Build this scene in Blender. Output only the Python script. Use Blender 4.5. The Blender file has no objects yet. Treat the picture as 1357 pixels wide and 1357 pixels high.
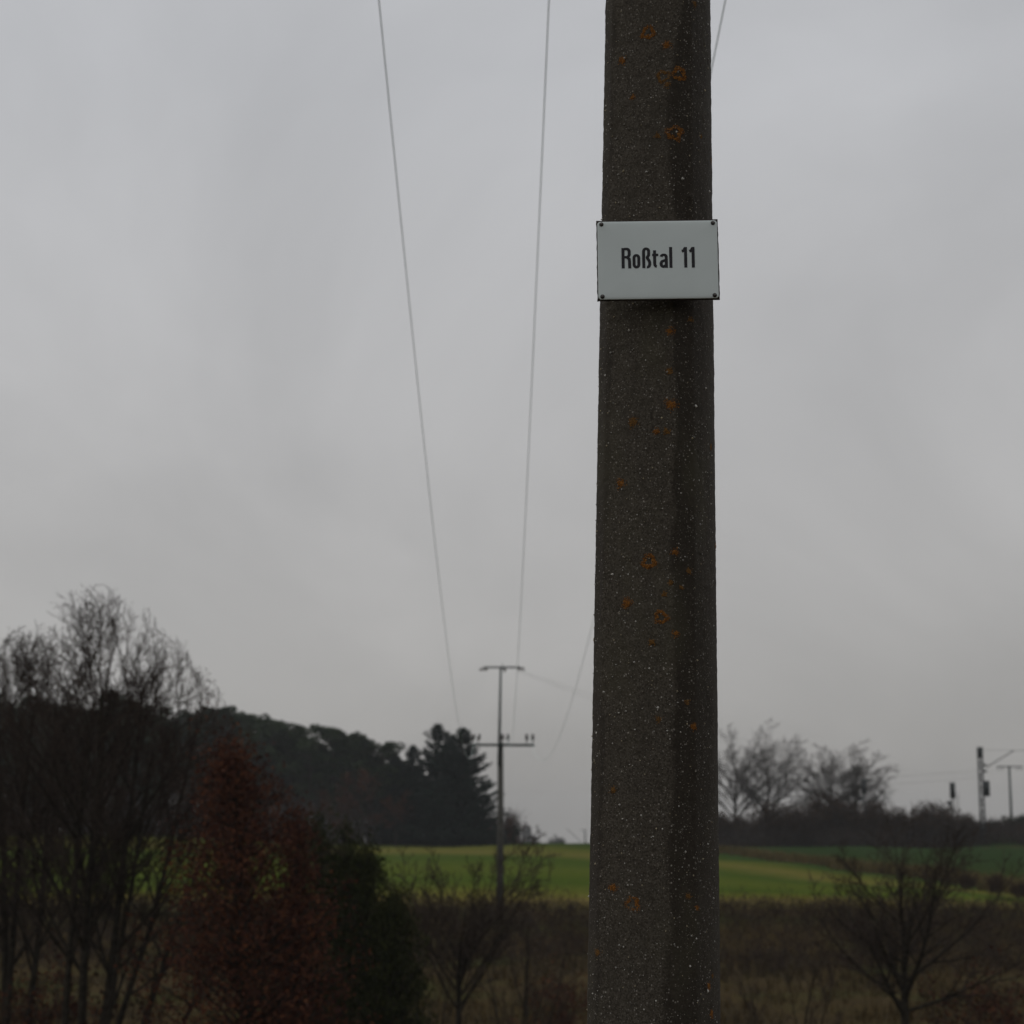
import bpy, bmesh, math, random
import numpy as np
from mathutils import Vector, Matrix

# ------------------------------------------------------------------ camera
S = bpy.context.scene
C = S.collection
F = 2500.0                      # focal length in photograph pixels (1357 wide)
EYE = 1.65
TANP = 411.5 / F
PIT = math.atan(TANP)
cd = bpy.data.cameras.new('camera')
cam = bpy.data.objects.new('camera', cd)
C.objects.link(cam)
cam.location = (0, 0, EYE)
cam.rotation_euler = (math.pi / 2 + PIT, 0, 0)
cd.sensor_width = 36.0
cd.lens = 36.0 * F / 1357.0
cd.clip_start = 0.05
cd.clip_end = 5000
cd.dof.use_dof = True
cd.dof.focus_distance = 4.75
cd.dof.aperture_fstop = 5.2
cd.dof.aperture_blades = 7
S.camera = cam

# ------------------------------------------------------------------ sky, sun, exposure
SUN_EL, SUN_AZ = math.radians(52), math.radians(-75)     # azimuth from +Y towards +X
w = bpy.data.worlds.new('World')
S.world = w
w.use_nodes = True
nt = w.node_tree
nt.nodes.clear()
N = nt.nodes.new
L = nt.links.new


def math_node(tree, op, a, b=None, clamp=False):
    n = tree.nodes.new('ShaderNodeMath')
    n.operation = op
    n.use_clamp = clamp
    for i, v in enumerate((a, b)):
        if v is None:
            continue
        if isinstance(v, (int, float)):
            n.inputs[i].default_value = v
        else:
            tree.links.new(v, n.inputs[i])
    return n.outputs[0]


tc = N('ShaderNodeTexCoord')
sp = N('ShaderNodeSeparateXYZ')
L(tc.outputs['Generated'], sp.inputs[0])
zc = math_node(nt, 'MAXIMUM', sp.outputs['Z'], 0.0)
# overcast luminance: dimmer towards the horizon, brighter overhead
ex = math_node(nt, 'POWER', 2.718, math_node(nt, 'MULTIPLY', zc, -9.0))
lum = math_node(nt, 'SUBTRACT', 0.475, math_node(nt, 'MULTIPLY', ex, 0.180))
lum = math_node(nt, 'ADD', lum, math_node(nt, 'MULTIPLY', zc, 0.10))
# soft cloud base, laid out on a flat ceiling overhead
den = math_node(nt, 'ADD', zc, 0.95)
cx = math_node(nt, 'DIVIDE', sp.outputs['X'], den)
cy = math_node(nt, 'DIVIDE', sp.outputs['Y'], den)
cv = N('ShaderNodeCombineXYZ')
L(cx, cv.inputs[0])
L(cy, cv.inputs[1])
nz = N('ShaderNodeTexNoise')
nz.inputs['Scale'].default_value = 4.0
nz.inputs['Detail'].default_value = 5
nz.inputs['Roughness'].default_value = 0.52
nz.inputs['Distortion'].default_value = 0.5
L(cv.outputs[0], nz.inputs['Vector'])
nzv = math_node(nt, 'MULTIPLY', math_node(nt, 'SUBTRACT', nz.outputs[0], 0.5), 0.66)
lum = math_node(nt, 'MULTIPLY', lum, math_node(nt, 'ADD', nzv, 1.0))
tint = N('ShaderNodeMix')
tint.data_type = 'RGBA'
tint.inputs[6].default_value = (1.03, 1.0, 0.965, 1)
tint.inputs[7].default_value = (0.972, 0.985, 1.02, 1)
L(math_node(nt, 'MULTIPLY', zc, 2.6, True), tint.inputs[0])
vm = N('ShaderNodeVectorMath')
vm.operation = 'SCALE'
L(tint.outputs[2], vm.inputs[0])
L(lum, vm.inputs['Scale'])
sky = N('ShaderNodeTexSky')
sky.sky_type = 'NISHITA'
sky.sun_disc = False
sky.sun_elevation = SUN_EL
sky.sun_rotation = SUN_AZ
bg1 = N('ShaderNodeBackground')
L(vm.outputs[0], bg1.inputs[0])
bg2 = N('ShaderNodeBackground')
bg2.inputs[1].default_value = 0.05
L(sky.outputs[0], bg2.inputs[0])
mx = N('ShaderNodeMixShader')
mx.inputs[0].default_value = 0.05          # a cloud deck that lets a trace of sky through
L(bg1.outputs[0], mx.inputs[1])
L(bg2.outputs[0], mx.inputs[2])
wo = N('ShaderNodeOutputWorld')
L(mx.outputs[0], wo.inputs[0])

sd = bpy.data.lights.new('sun', 'SUN')
sd.energy = 0.5
sd.angle = math.radians(60)
sd.color = (1.0, 0.97, 0.93)
sun = bpy.data.objects.new('sun', sd)
C.objects.link(sun)
sv = Vector((math.sin(SUN_AZ) * math.cos(SUN_EL), math.cos(SUN_AZ) * math.cos(SUN_EL), math.sin(SUN_EL)))
sun.rotation_euler = sv.to_track_quat('Z', 'Y').to_euler()

S.view_settings.view_transform = 'Standard'
S.view_settings.look = 'None'
S.view_settings.exposure = 0.0
S.view_settings.gamma = 1.0
S.view_settings.use_curve_mapping = False
S.render.engine = 'CYCLES'
S.cycles.use_denoising = True
S.cycles.max_bounces = 6
S.cycles.volume_bounces = 0
S.cycles.transparent_max_bounces = 8


# ------------------------------------------------------------------ helpers
def pix(px, py, d):
    """point of the photograph pixel (px, py) at world distance Y = d"""
    u = (px - 678.5) / F
    v = (678.5 - py) / F
    c, s = math.cos(PIT), math.sin(PIT)
    y = c - v * s
    z = s + v * c
    return Vector((u * d / y, d, EYE + z * d / y))


def mesh_from(name, verts, quads=None, tris=None, mat_idx=None, smooth=False):
    me = bpy.data.meshes.new(name)
    verts = np.asarray(verts, np.float32).reshape(-1, 3)
    parts, tot = [], []
    if quads is not None and len(quads):
        q = np.asarray(quads, np.int32).reshape(-1, 4)
        parts.append(q.ravel())
        tot.append(np.full(len(q), 4, np.int32))
    if tris is not None and len(tris):
        t = np.asarray(tris, np.int32).reshape(-1, 3)
        parts.append(t.ravel())
        tot.append(np.full(len(t), 3, np.int32))
    li = np.concatenate(parts)
    lt = np.concatenate(tot)
    ls = np.concatenate([[0], np.cumsum(lt)[:-1]]).astype(np.int32)
    me.vertices.add(len(verts))
    me.vertices.foreach_set('co', verts.ravel())
    me.loops.add(len(li))
    me.loops.foreach_set('vertex_index', li)
    me.polygons.add(len(lt))
    me.polygons.foreach_set('loop_start', ls)
    me.polygons.foreach_set('loop_total', lt)
    if smooth:
        me.polygons.foreach_set('use_smooth', np.ones(len(lt), bool))
    if mat_idx is not None:
        me.polygons.foreach_set('material_index', np.asarray(mat_idx, np.int32))
    me.update(calc_edges=True)
    return me


def add(name, me, mats=None, parent=None, loc=None):
    o = bpy.data.objects.new(name, me)
    C.objects.link(o)
    if mats is not None and me is not None and len(me.materials) == 0:
        for m in (mats if isinstance(mats, (list, tuple)) else [mats]):
            me.materials.append(m)
    if parent:
        o.parent = parent
    if loc is not None:
        o.location = loc
    return o


def tag(o, label, cat, group=None):
    o['label'] = label
    o['category'] = cat
    if group:
        o['group'] = group
    return o


def kind(o, k, label=None):
    o['kind'] = k
    if label:
        o['label'] = label
    return o


def empty(name, loc, label, cat, group=None):
    o = bpy.data.objects.new(name, None)
    o.empty_display_size = 0.2
    C.objects.link(o)
    o.location = loc
    return tag(o, label, cat, group)


class MB:
    """collects simple shapes into one mesh"""
    def __init__(s):
        s.v, s.q, s.t, s.n = [], [], [], 0

    def raw(s, v, q=(), t=()):
        s.v += [tuple(p) for p in v]
        s.q += [tuple(i + s.n for i in f) for f in q]
        s.t += [tuple(i + s.n for i in f) for f in t]
        s.n = len(s.v)
        return s

    def box(s, c, size, rot=None):
        hx, hy, hz = [k / 2 for k in size]
        v = [Vector((x, y, z)) for x in (-hx, hx) for y in (-hy, hy) for z in (-hz, hz)]
        if rot is not None:
            v = [rot @ p for p in v]
        v = [p + Vector(c) for p in v]
        return s.raw(v, [(0, 1, 3, 2), (4, 6, 7, 5), (0, 4, 5, 1), (2, 3, 7, 6), (0, 2, 6, 4), (1, 5, 7, 3)])

    def tube(s, pts, rads, n=8, cap=True):
        pts = [Vector(p) for p in pts]
        if isinstance(rads, (int, float)):
            rads = [rads] * len(pts)
        v = []
        for i, p in enumerate(pts):
            t = (pts[min(i + 1, len(pts) - 1)] - pts[max(i - 1, 0)]).normalized()
            a = t.orthogonal().normalized() if abs(t.z) > 0.9 else t.cross(Vector((0, 0, 1))).normalized()
            b = t.cross(a)
            for k in range(n):
                an = 2 * math.pi * k / n
                v.append(p + (a * math.cos(an) + b * math.sin(an)) * rads[i])
        q = [(i * n + k, i * n + (k + 1) % n, (i + 1) * n + (k + 1) % n, (i + 1) * n + k)
             for i in range(len(pts) - 1) for k in range(n)]
        t = []
        if cap:
            m = len(pts) - 1
            v += [pts[0], pts[-1]]
            for k in range(n):
                t.append((len(v) - 2, (k + 1) % n, k))
                t.append((len(v) - 1, m * n + k, m * n + (k + 1) % n))
        return s.raw(v, q, t)

    def mesh(s, name, smooth=False):
        return mesh_from(name, s.v, s.q, s.t, smooth=smooth)


# ------------------------------------------------------------------ materials
def mat(name, col, rough=0.9, spread=0.0, noise=None, spec=0.3, island=0.0, cols=None, bump=None, metal=0.0, obj_rand=0.0):
    """procedural material: noise-mixed colours, optional per-island / per-object variation and bump"""
    m = bpy.data.materials.new(name)
    m.use_nodes = True
    t = m.node_tree
    b = t.nodes['Principled BSDF']
    b.inputs['Roughness'].default_value = rough
    b.inputs['Specular IOR Level'].default_value = spec
    b.inputs['Metallic'].default_value = metal
    tcn = t.nodes.new('ShaderNodeTexCoord')
    ramp = t.nodes.new('ShaderNodeValToRGB')
    cols = cols or [tuple(c * (1 - spread) for c in col), tuple(c * (1 + spread) for c in col)]
    els = ramp.color_ramp.elements
    els[0].position = 0.3
    els[0].color = (*cols[0], 1)
    els[1].position = 0.7
    els[1].color = (*cols[-1], 1)
    for i, c in enumerate(cols[1:-1]):
        e = els.new(0.3 + 0.4 * (i + 1) / (len(cols) - 1))
        e.color = (*c, 1)
    nn = t.nodes.new('ShaderNodeTexNoise')
    nn.inputs['Scale'].default_value = noise or 5.0
    nn.inputs['Detail'].default_value = 4
    t.links.new(tcn.outputs['Object'], nn.inputs['Vector'])
    fac = nn.outputs[0]
    if island:
        g = t.nodes.new('ShaderNodeNewGeometry')
        fac = math_node(t, 'ADD', math_node(t, 'MULTIPLY', fac, 1 - island), math_node(t, 'MULTIPLY', g.outputs['Random Per Island'], island))
    if obj_rand:
        oi = t.nodes.new('ShaderNodeObjectInfo')
        fac = math_node(t, 'ADD', fac, math_node(t, 'MULTIPLY', math_node(t, 'SUBTRACT', oi.outputs['Random'], 0.5), obj_rand))
    t.links.new(fac, ramp.inputs[0])
    t.links.new(ramp.outputs[0], b.inputs['Base Color'])
    if bump:
        bn = t.nodes.new('ShaderNodeTexNoise')
        bn.inputs['Scale'].default_value = bump[0]
        bn.inputs['Detail'].default_value = 3
        t.links.new(tcn.outputs['Object'], bn.inputs['Vector'])
        bp = t.nodes.new('ShaderNodeBump')
        bp.inputs['Strength'].default_value = bump[1]
        bp.inputs['Distance'].default_value = bump[2]
        t.links.new(bn.outputs[0], bp.inputs['Height'])
        t.links.new(bp.outputs[0], b.inputs['Normal'])
    return m


M = {}
M['bark'] = mat('bark', (0.032, 0.027, 0.020), noise=9, spread=0.45, bump=(40, 0.6, 0.02), spec=0.03)
M['twig'] = mat('twig', (0.052, 0.039, 0.031), noise=2, spread=0.35, island=0.5, spec=0.03)
M['far_bark'] = mat('far_bark', (0.052, 0.042, 0.036), noise=1, spread=0.3, island=0.4, spec=0.03)
M['grey_twig'] = mat('grey_twig', (0.105, 0.096, 0.088), noise=1, spread=0.3, island=0.4, spec=0.03)
M['pine_needles'] = mat('pine_needles', None, cols=[(0.018, 0.030, 0.018), (0.030, 0.046, 0.024), (0.042, 0.058, 0.028)], noise=0.6, island=0.45, obj_rand=0.3, spec=0.03)
M['spruce_needles'] = mat('spruce_needles', None, cols=[(0.014, 0.026, 0.020), (0.024, 0.038, 0.028)], noise=0.6, island=0.4, spec=0.03)
M['yew_needles'] = mat('yew_needles', None, cols=[(0.016, 0.020, 0.007), (0.029, 0.033, 0.012), (0.045, 0.047, 0.017)], noise=2.2, island=0.45, spec=0.03)
M['russet'] = mat('russet_leaves', None, cols=[(0.048, 0.020, 0.015), (0.074, 0.029, 0.018), (0.112, 0.044, 0.021)], noise=1.1, island=0.5, spec=0.03)
M['russet_far'] = mat('russet_leaves_far', None, cols=[(0.04, 0.022, 0.015), (0.07, 0.032, 0.020), (0.10, 0.046, 0.024)], noise=0.4, island=0.5, spec=0.03)
M['dead_leaf'] = mat('dead_leaves', None, cols=[(0.026, 0.017, 0.012), (0.042, 0.026, 0.017), (0.062, 0.036, 0.018)], noise=0.7, island=0.5, spec=0.03)
M['bramble'] = mat('bramble_stems', None, cols=[(0.026, 0.018, 0.014), (0.046, 0.031, 0.023)], noise=0.5, island=0.5, spec=0.03)
M['hedge_green'] = mat('hedge_leaves', None, cols=[(0.016, 0.022, 0.010), (0.034, 0.042, 0.018)], noise=0.4, island=0.5, spec=0.03)
M['straw'] = mat('straw_grass', None, cols=[(0.13, 0.11, 0.035), (0.20, 0.165, 0.06), (0.27, 0.22, 0.09)], noise=0.35, island=0.5, spec=0.03)
M['tan_grass'] = mat('tan_grass', None, cols=[(0.07, 0.06, 0.02), (0.12, 0.088, 0.034), (0.16, 0.12, 0.05)], noise=0.3, island=0.5, spec=0.03)
M['olive_grass'] = mat('meadow_grass', None, cols=[(0.024, 0.022, 0.007), (0.048, 0.031, 0.011), (0.072, 0.045, 0.015)], noise=0.16, island=0.4, spec=0.03)
M['ground'] = mat('ground_soil', None, cols=[(0.028, 0.020, 0.007), (0.050, 0.033, 0.010), (0.040, 0.042, 0.009)], noise=0.22, bump=(3, 0.8, 0.1), spec=0.03)
M['wire'] = mat('oxidised_wire', (0.52, 0.70, 0.64), rough=0.55, spread=0.12, noise=40, spec=0.5)
M['thin_wire'] = mat('thin_wire', (0.16, 0.16, 0.16), rough=0.6, spread=0.1)
M['steel'] = mat('painted_steel', (0.035, 0.05, 0.045), rough=0.6, spread=0.25, noise=4)
M['far_concrete'] = mat('weathered_concrete', (0.068, 0.066, 0.056), spread=0.3, noise=3)
M['insulator'] = mat('brown_porcelain', (0.05, 0.04, 0.035), rough=0.25, spread=0.2, spec=0.6)
M['galv'] = mat('galvanised_steel', (0.065, 0.07, 0.066), rough=0.6, spread=0.25, noise=2)
M['dark_steel'] = mat('dark_steel', (0.03, 0.035, 0.035), rough=0.6, spread=0.25, noise=2)
M['plaster'] = mat('grey_plaster', (0.16, 0.165, 0.16), spread=0.2, noise=0.8)
M['roof_tile'] = mat('grey_roof', (0.09, 0.08, 0.08), spread=0.2, noise=2)
M['pane'] = mat('window_pane', (0.03, 0.035, 0.04), rough=0.1, spec=0.5)


def field_material(name, bands, stretch, nscale):
    """crop bands across the field (by distance up the slope), broken up by noise"""
    m = bpy.data.materials.new(name)
    m.use_nodes = True
    t = m.node_tree
    b = t.nodes['Principled BSDF']
    b.inputs['Roughness'].default_value = 0.95
    b.inputs['Specular IOR Level'].default_value = 0.0
    uv = t.nodes.new('ShaderNodeTexCoord')
    s = t.nodes.new('ShaderNodeSeparateXYZ')
    t.links.new(uv.outputs['UV'], s.inputs[0])
    mp = t.nodes.new('ShaderNodeMapping')
    mp.inputs['Scale'].default_value = stretch
    t.links.new(uv.outputs['Object'], mp.inputs[0])
    n1 = t.nodes.new('ShaderNodeTexNoise')
    n1.inputs['Scale'].default_value = nscale
    n1.inputs['Detail'].default_value = 6
    n1.inputs['Roughness'].default_value = 0.62
    t.links.new(mp.outputs[0], n1.inputs['Vector'])
    f = math_node(t, 'ADD', s.outputs['Y'], math_node(t, 'MULTIPLY', math_node(t, 'SUBTRACT', n1.outputs[0], 0.5), 0.22))
    r = t.nodes.new('ShaderNodeValToRGB')
    els = r.color_ramp.elements
    els[0].position = bands[0][0]
    els[0].color = (*bands[0][1], 1)
    els[1].position = bands[-1][0]
    els[1].color = (*bands[-1][1], 1)
    for p, c in bands[1:-1]:
        e = els.new(p)
        e.color = (*c, 1)
    t.links.new(f, r.inputs[0])
    n2 = t.nodes.new('ShaderNodeTexNoise')
    n2.inputs['Scale'].default_value = 1.7
    n2.inputs['Detail'].default_value = 5
    t.links.new(uv.outputs['Object'], n2.inputs['Vector'])
    mul = t.nodes.new('ShaderNodeVectorMath')
    mul.operation = 'SCALE'
    t.links.new(r.outputs[0], mul.inputs[0])
    t.links.new(math_node(t, 'ADD', math_node(t, 'MULTIPLY', n2.outputs[0], 0.6), 0.7), mul.inputs['Scale'])
    t.links.new(mul.outputs[0], b.inputs['Base Color'])
    bp = t.nodes.new('ShaderNodeBump')
    bp.inputs['Strength'].default_value = 0.7
    bp.inputs['Distance'].default_value = 0.08
    t.links.new(n2.outputs[0], bp.inputs['Height'])
    t.links.new(bp.outputs[0], b.inputs['Normal'])
    return m


# ------------------------------------------------------------------ terrain
PROF = np.array([(-400, 0.0), (-5, 0), (4, 0), (8, -0.35), (14, -1.7), (20, -3.3), (30, -4.95), (42, -5.3), (60, -4.95),
                 (82, -4.45), (89, -4.0), (93, -3.1), (96, -2.5), (110, -2.15), (130, -1.75), (150, -1.4), (170, -1.1),
                 (190, -0.84), (210, -0.64), (225, -0.8), (245, -1.4), (300, -3.0), (600, -7.5), (1600, -22)])


def smooth(a, b, x):
    t = np.clip((x - a) / (b - a), 0, 1)
    return t * t * (3 - 2 * t)


def hgt(x, y):
    x = np.asarray(x, float)
    y = np.asarray(y, float)
    k = 1 - smooth(105, 150, y)
    yy = y + k * smooth(30, 80, y) * 0.5 * np.log1p(np.exp((x - 4) / 3.0)) * 3.0 * 0.36
    h = 0
    for o in (-2.0, -1, 0, 1, 2.0):
        h = h + np.interp(yy + o, PROF[:, 0], PROF[:, 1]) / 5
    h = h + smooth(-18, -42, x) * smooth(120, 195, y) * 1.0
    h = h + smooth(43, 50, x) * smooth(188, 199, y) * (1 - smooth(225, 245, y)) * 1.5
    far = smooth(15, 60, y)
    h = h + far * (0.10 * np.sin(x * 0.21 + 1.3) * np.sin(y * 0.17) + 0.05 * np.sin(x * 0.53 + y * 0.37))
    return h


def H(x, y):
    return float(hgt(x, y))


def grid_sheet(name, X, Y, material, lift=0.0, uv=True):
    """X, Y: 2-d arrays of positions; a sheet that follows the terrain"""
    n, m = X.shape
    Z = hgt(X, Y) + lift
    V = np.stack([X, Y, Z], -1).reshape(-1, 3)
    i = np.arange(n * m).reshape(n, m)
    q = np.stack([i[:-1, :-1], i[:-1, 1:], i[1:, 1:], i[1:, :-1]], -1).reshape(-1, 4)
    me = mesh_from(name, V, q, smooth=True)
    if uv:
        u = me.uv_layers.new(name='UVMap')
        a, b = np.meshgrid(np.linspace(0, 1, n), np.linspace(0, 1, m), indexing='ij')
        ab = np.stack([b, a], -1).reshape(-1, 2)
        u.data.foreach_set('uv', ab[q.ravel()].astype(np.float32).ravel())
    return add(name, me, material)


ys = np.concatenate([np.arange(-300, 0, 30), np.arange(0, 20, 1), np.arange(20, 110, 1.0), np.arange(110, 260, 3), np.arange(260, 620, 20), np.arange(620, 1601, 60)])
xs = np.concatenate([np.arange(-1500, -120, 60), np.arange(-120, 120, 2.0), np.arange(120, 1501, 60)])
Yg, Xg = np.meshgrid(ys, xs, indexing='ij')
kind(grid_sheet('ground', Xg, Yg, M['ground']), 'structure', 'brown rough meadow ground of the valley and hills')

# the two fields on the far slope, parted by a bank of dry grass
uu = np.linspace(-0.75, 0.42, 160)
lower = 97.2 - 0.5 * 0.36 * 3 * np.log1p(np.exp((uu * 96 - 4) / 3.0)) + 0.5
ridge = np.interp(uu, [-0.8, 0.0, 0.05, 0.11, 0.17, 0.245, 0.30, 0.42], [232, 230, 206, 171, 138, 112, 98, 84])
ridge = np.maximum(ridge, lower + 0.5)
tt = np.linspace(0, 1, 70)[:, None] ** 1.25


def strip(a, b):
    Y = a[None, :] * (1 - tt) + b[None, :] * tt
    return uu[None, :] * Y, Y


M['field'] = field_material('crop_field', [(0.0, (0.198, 0.146, 0.046)), (0.05, (0.182, 0.138, 0.041)), (0.12, (0.105, 0.109, 0.019)), (0.22, (0.055, 0.083, 0.011)),
                                           (0.40, (0.079, 0.098, 0.015)), (0.54, (0.050, 0.079, 0.012)), (0.66, (0.132, 0.117, 0.030)), (0.76, (0.094, 0.101, 0.019)), (0.9, (0.038, 0.065, 0.015)), (1.0, (0.033, 0.058, 0.015))],
                            (0.25, 1.0, 1.0), 0.12)
M['field2'] = field_material('winter_crop_field', [(0.0, (0.038, 0.047, 0.013)), (0.4, (0.025, 0.045, 0.013)), (1.0, (0.028, 0.051, 0.016))], (0.3, 1, 1), 0.1)
X1, Y1 = strip(lower, ridge)
kind(grid_sheet('field', X1, Y1, M['field'], 0.035), 'structure', 'pale green crop field sloping up to the wood')
up = np.maximum(np.full_like(uu, 236.0), ridge + 1)
sel = uu > 0.03
X2, Y2 = strip(ridge + 0.6, up)
kind(grid_sheet('field', X2[:, sel], Y2[:, sel], M['field2'], 0.03), 'structure', 'darker green field above the dry grass bank on the right')


# ------------------------------------------------------------------ vegetation builders
def tubes(polys):
    """polys: list of (points[n,3], radii[n], sides) -> verts, quads"""
    groups = {}
    for p, r, s in polys:
        groups.setdefault((len(p), s), []).append((p, r))
    V, Q, off = [], [], 0
    for (n, s), items in groups.items():
        P = np.array([a for a, _ in items], float)
        R = np.array([b for _, b in items], float)
        T = np.empty_like(P)
        T[:, 1:-1] = P[:, 2:] - P[:, :-2]
        T[:, 0] = P[:, 1] - P[:, 0]
        T[:, -1] = P[:, -1] - P[:, -2]
        T /= np.linalg.norm(T, axis=-1, keepdims=True) + 1e-9
        ref = np.where(np.abs(T[:, :1, 2:3]) > 0.8, np.array([1.0, 0.13, 0]), np.array([0, 0.1, 1.0]))
        A = np.cross(T, ref)
        A /= np.linalg.norm(A, axis=-1, keepdims=True) + 1e-9
        B = np.cross(T, A)
        an = 2 * math.pi * np.arange(s) / s
        ring = P[:, :, None] + (A[:, :, None] * np.cos(an)[:, None] + B[:, :, None] * np.sin(an)[:, None]) * R[:, :, None, None]
        b = len(items)
        V.append(ring.reshape(-1, 3))
        idx = np.arange(b * n * s).reshape(b, n, s) + off
        nx = np.roll(idx, -1, axis=2)
        Q.append(np.stack([idx[:, :-1], nx[:, :-1], nx[:, 1:], idx[:, 1:]], -1).reshape(-1, 4))
        off += b * n * s
    return np.concatenate(V), np.concatenate(Q)


def leaves(cent, size, rng, flat=0.0, aspect=0.6, updir=None):
    """one small quad per centre, random orientation (flat: 0 any, 1 horizontal)"""
    n = len(cent)
    a = rng.normal(size=(n, 3))
    if updir is not None:
        a = a * (1 - updir) + np.array([0, 0, 1.0]) * updir * 2
    a[:, 2] *= (1 - flat)
    a /= np.linalg.norm(a, axis=1, keepdims=True) + 1e-9
    b = np.cross(a, rng.normal(size=(n, 3)))
    b[:, 2] *= (1 - flat)
    b /= np.linalg.norm(b, axis=1, keepdims=True) + 1e-9
    sz = (np.asarray(size) * rng.uniform(0.6, 1.35, n))[:, None]
    a = a * sz
    b = b * sz * aspect
    V = np.stack([cent - a, cent - b * 0.9 + a * 0.1, cent + a, cent + b], 1).reshape(-1, 3)
    return V, np.arange(4 * n).reshape(n, 4)


class Tree:
    """recursive branching; collects polylines in levels"""
    def __init__(s, seed):
        s.R = random.Random(seed)
        s.big, s.small, s.tips = [], [], []

    def branch(s, p, d, length, r, lvl, P):
        R = s.R
        ga = R.gauss
        un = R.uniform
        cfg = P[lvl]
        n = cfg['seg']
        step = length / n
        px, py, pz = float(p[0]), float(p[1]), float(p[2])
        dx, dy, dz = float(d[0]), float(d[1]), float(d[2])
        pts, rad, dirs = [(px, py, pz)], [r], [(dx, dy, dz)]
        end = cfg.get('end', 0.3)
        wa, up_, rmin = cfg['wander'], cfg['up'], P['rmin']
        for i in range(n):
            dx += ga(0, wa)
            dy += ga(0, wa)
            dz += ga(0, wa) + up_
            k = 1 / math.sqrt(dx * dx + dy * dy + dz * dz)
            dx *= k
            dy *= k
            dz *= k
            px += dx * step
            py += dy * step
            pz += dz * step
            pts.append((px, py, pz))
            rad.append(max(r * (1 - (1 - end) * (i + 1) / n), rmin))
            dirs.append((dx, dy, dz))
        (s.big if r > P['split'] else s.small).append((pts, rad, cfg['sides']))
        if lvl + 1 not in P:
            s.tips.append(pts[-1])
            s.tips.append(pts[len(pts) // 2])
            return
        k = cfg['kids']
        k = int(k) + (R.random() < (k - int(k)))
        ph = un(0, 6.28)
        fr, rt, tp_, rr0 = cfg['from'], cfg['ratio'], cfg.get('taper', 0.45), cfg.get('rr', 0.62)
        for j in range(k):
            t = fr + (1 - fr) * ((j + un(0.1, 0.9)) / max(k, 1))
            fi = t * n
            i0 = min(int(fi), n - 1)
            a, b, f = pts[i0], pts[i0 + 1], fi - i0
            q = (a[0] + (b[0] - a[0]) * f, a[1] + (b[1] - a[1]) * f, a[2] + (b[2] - a[2]) * f)
            ex, ey, ez = dirs[i0]
            ph += 2.4 + ga(0, 0.4)
            ax, ay, az = ey * 0.2 - ez * 0.9, ez * 0.31 - ex * 0.2, ex * 0.9 - ey * 0.31
            m = 1 / (math.sqrt(ax * ax + ay * ay + az * az) + 1e-9)
            ax, ay, az = ax * m, ay * m, az * m
            bx, by, bz = ey * az - ez * ay, ez * ax - ex * az, ex * ay - ey * ax
            cp, sp_ = math.cos(ph), math.sin(ph)
            ang = cfg['angle'] * un(0.7, 1.3)
            ca, sa = math.cos(ang), math.sin(ang)
            nd = (ex * ca + (ax * cp + bx * sp_) * sa, ey * ca + (ay * cp + by * sp_) * sa, ez * ca + (az * cp + bz * sp_) * sa)
            ln = length * rt * un(0.65, 1.25) * (1.0 - tp_ * t)
            rr = min(rad[i0] * rr0, r * 0.75)
            s.branch(q, nd, ln, max(rr * un(0.8, 1.1), rmin), lvl + 1, P)

    def meshes(s, name):
        out = []
        for k, lst in (('trunk', s.big), ('twigs', s.small)):
            if lst:
                v, q = tubes(lst)
                out.append(mesh_from(name + '_' + k, v, q, smooth=True))
            else:
                out.append(None)
        return out


BARE = {0: dict(seg=9, wander=0.05, up=0.03, kids=9, angle=0.62, ratio=0.62, sides=8, taper=0.5, rr=0.6, end=0.25, **{'from': 0.22}),
        1: dict(seg=8, wander=0.08, up=0.06, kids=8.5, angle=0.62, ratio=0.5, sides=6, taper=0.4, rr=0.6, end=0.22, **{'from': 0.2}),
        2: dict(seg=6, wander=0.11, up=0.07, kids=7.5, angle=0.65, ratio=0.5, sides=4, taper=0.4, rr=0.6, end=0.3, **{'from': 0.12}),
        3: dict(seg=4, wander=0.14, up=0.07, kids=5.5, angle=0.7, ratio=0.5, sides=3, taper=0.4, rr=0.7, end=0.4, **{'from': 0.1}),
        4: dict(seg=3, wander=0.16, up=0.06, sides=3, end=0.5),
        'rmin': 0.0035, 'split': 0.02}


def variant(base, **kw):
    P = {k: (dict(v) if isinstance(v, dict) else v) for k, v in base.items()}
    for k, v in kw.items():
        if k.startswith('l') and k[1].isdigit():
            P[int(k[1])].update({('from' if a == 'start' else a): b for a, b in v.items()})
        else:
            P[k] = v
    return P


def bare_tree(name, seed, base, height, r, label, cat='tree', group=None, stems=None, P=BARE, mats=('bark', 'twig'), zmax=None):
    """stems: list of (direction, length fraction, radius fraction); one stem by default"""
    root = empty(name, base, label, cat, group)
    T = Tree(seed)
    for d, lf, rf in (stems or [((0, 0, 1), 0.75, 1.0)]):
        d = np.array(d, float)
        d /= np.linalg.norm(d)
        T.branch(np.array([0.0, 0, -0.2]), d, height * lf, r * rf, 0, P)
    if zmax is not None:                       # twigs that would outgrow the rounded crown are left out
        jr = random.Random(seed)
        ok = lambda p: p[2] + base[2] < zmax(p[0] + base[0]) + 0.22 - 0.03 * p[1] * p[1] - abs(jr.gauss(0, 0.24))
        T.small = [t for t in T.small if ok(t[0][-1])]
        T.big = [t for t in T.big if ok(t[0][-1]) or t[1][0] > 0.035]
    mt, mw = T.meshes(name)
    add('trunk', mt, M[mats[0]], root)
    if mw:
        add('crown', mw, M[mats[1]], root)
    return root, T


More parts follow.
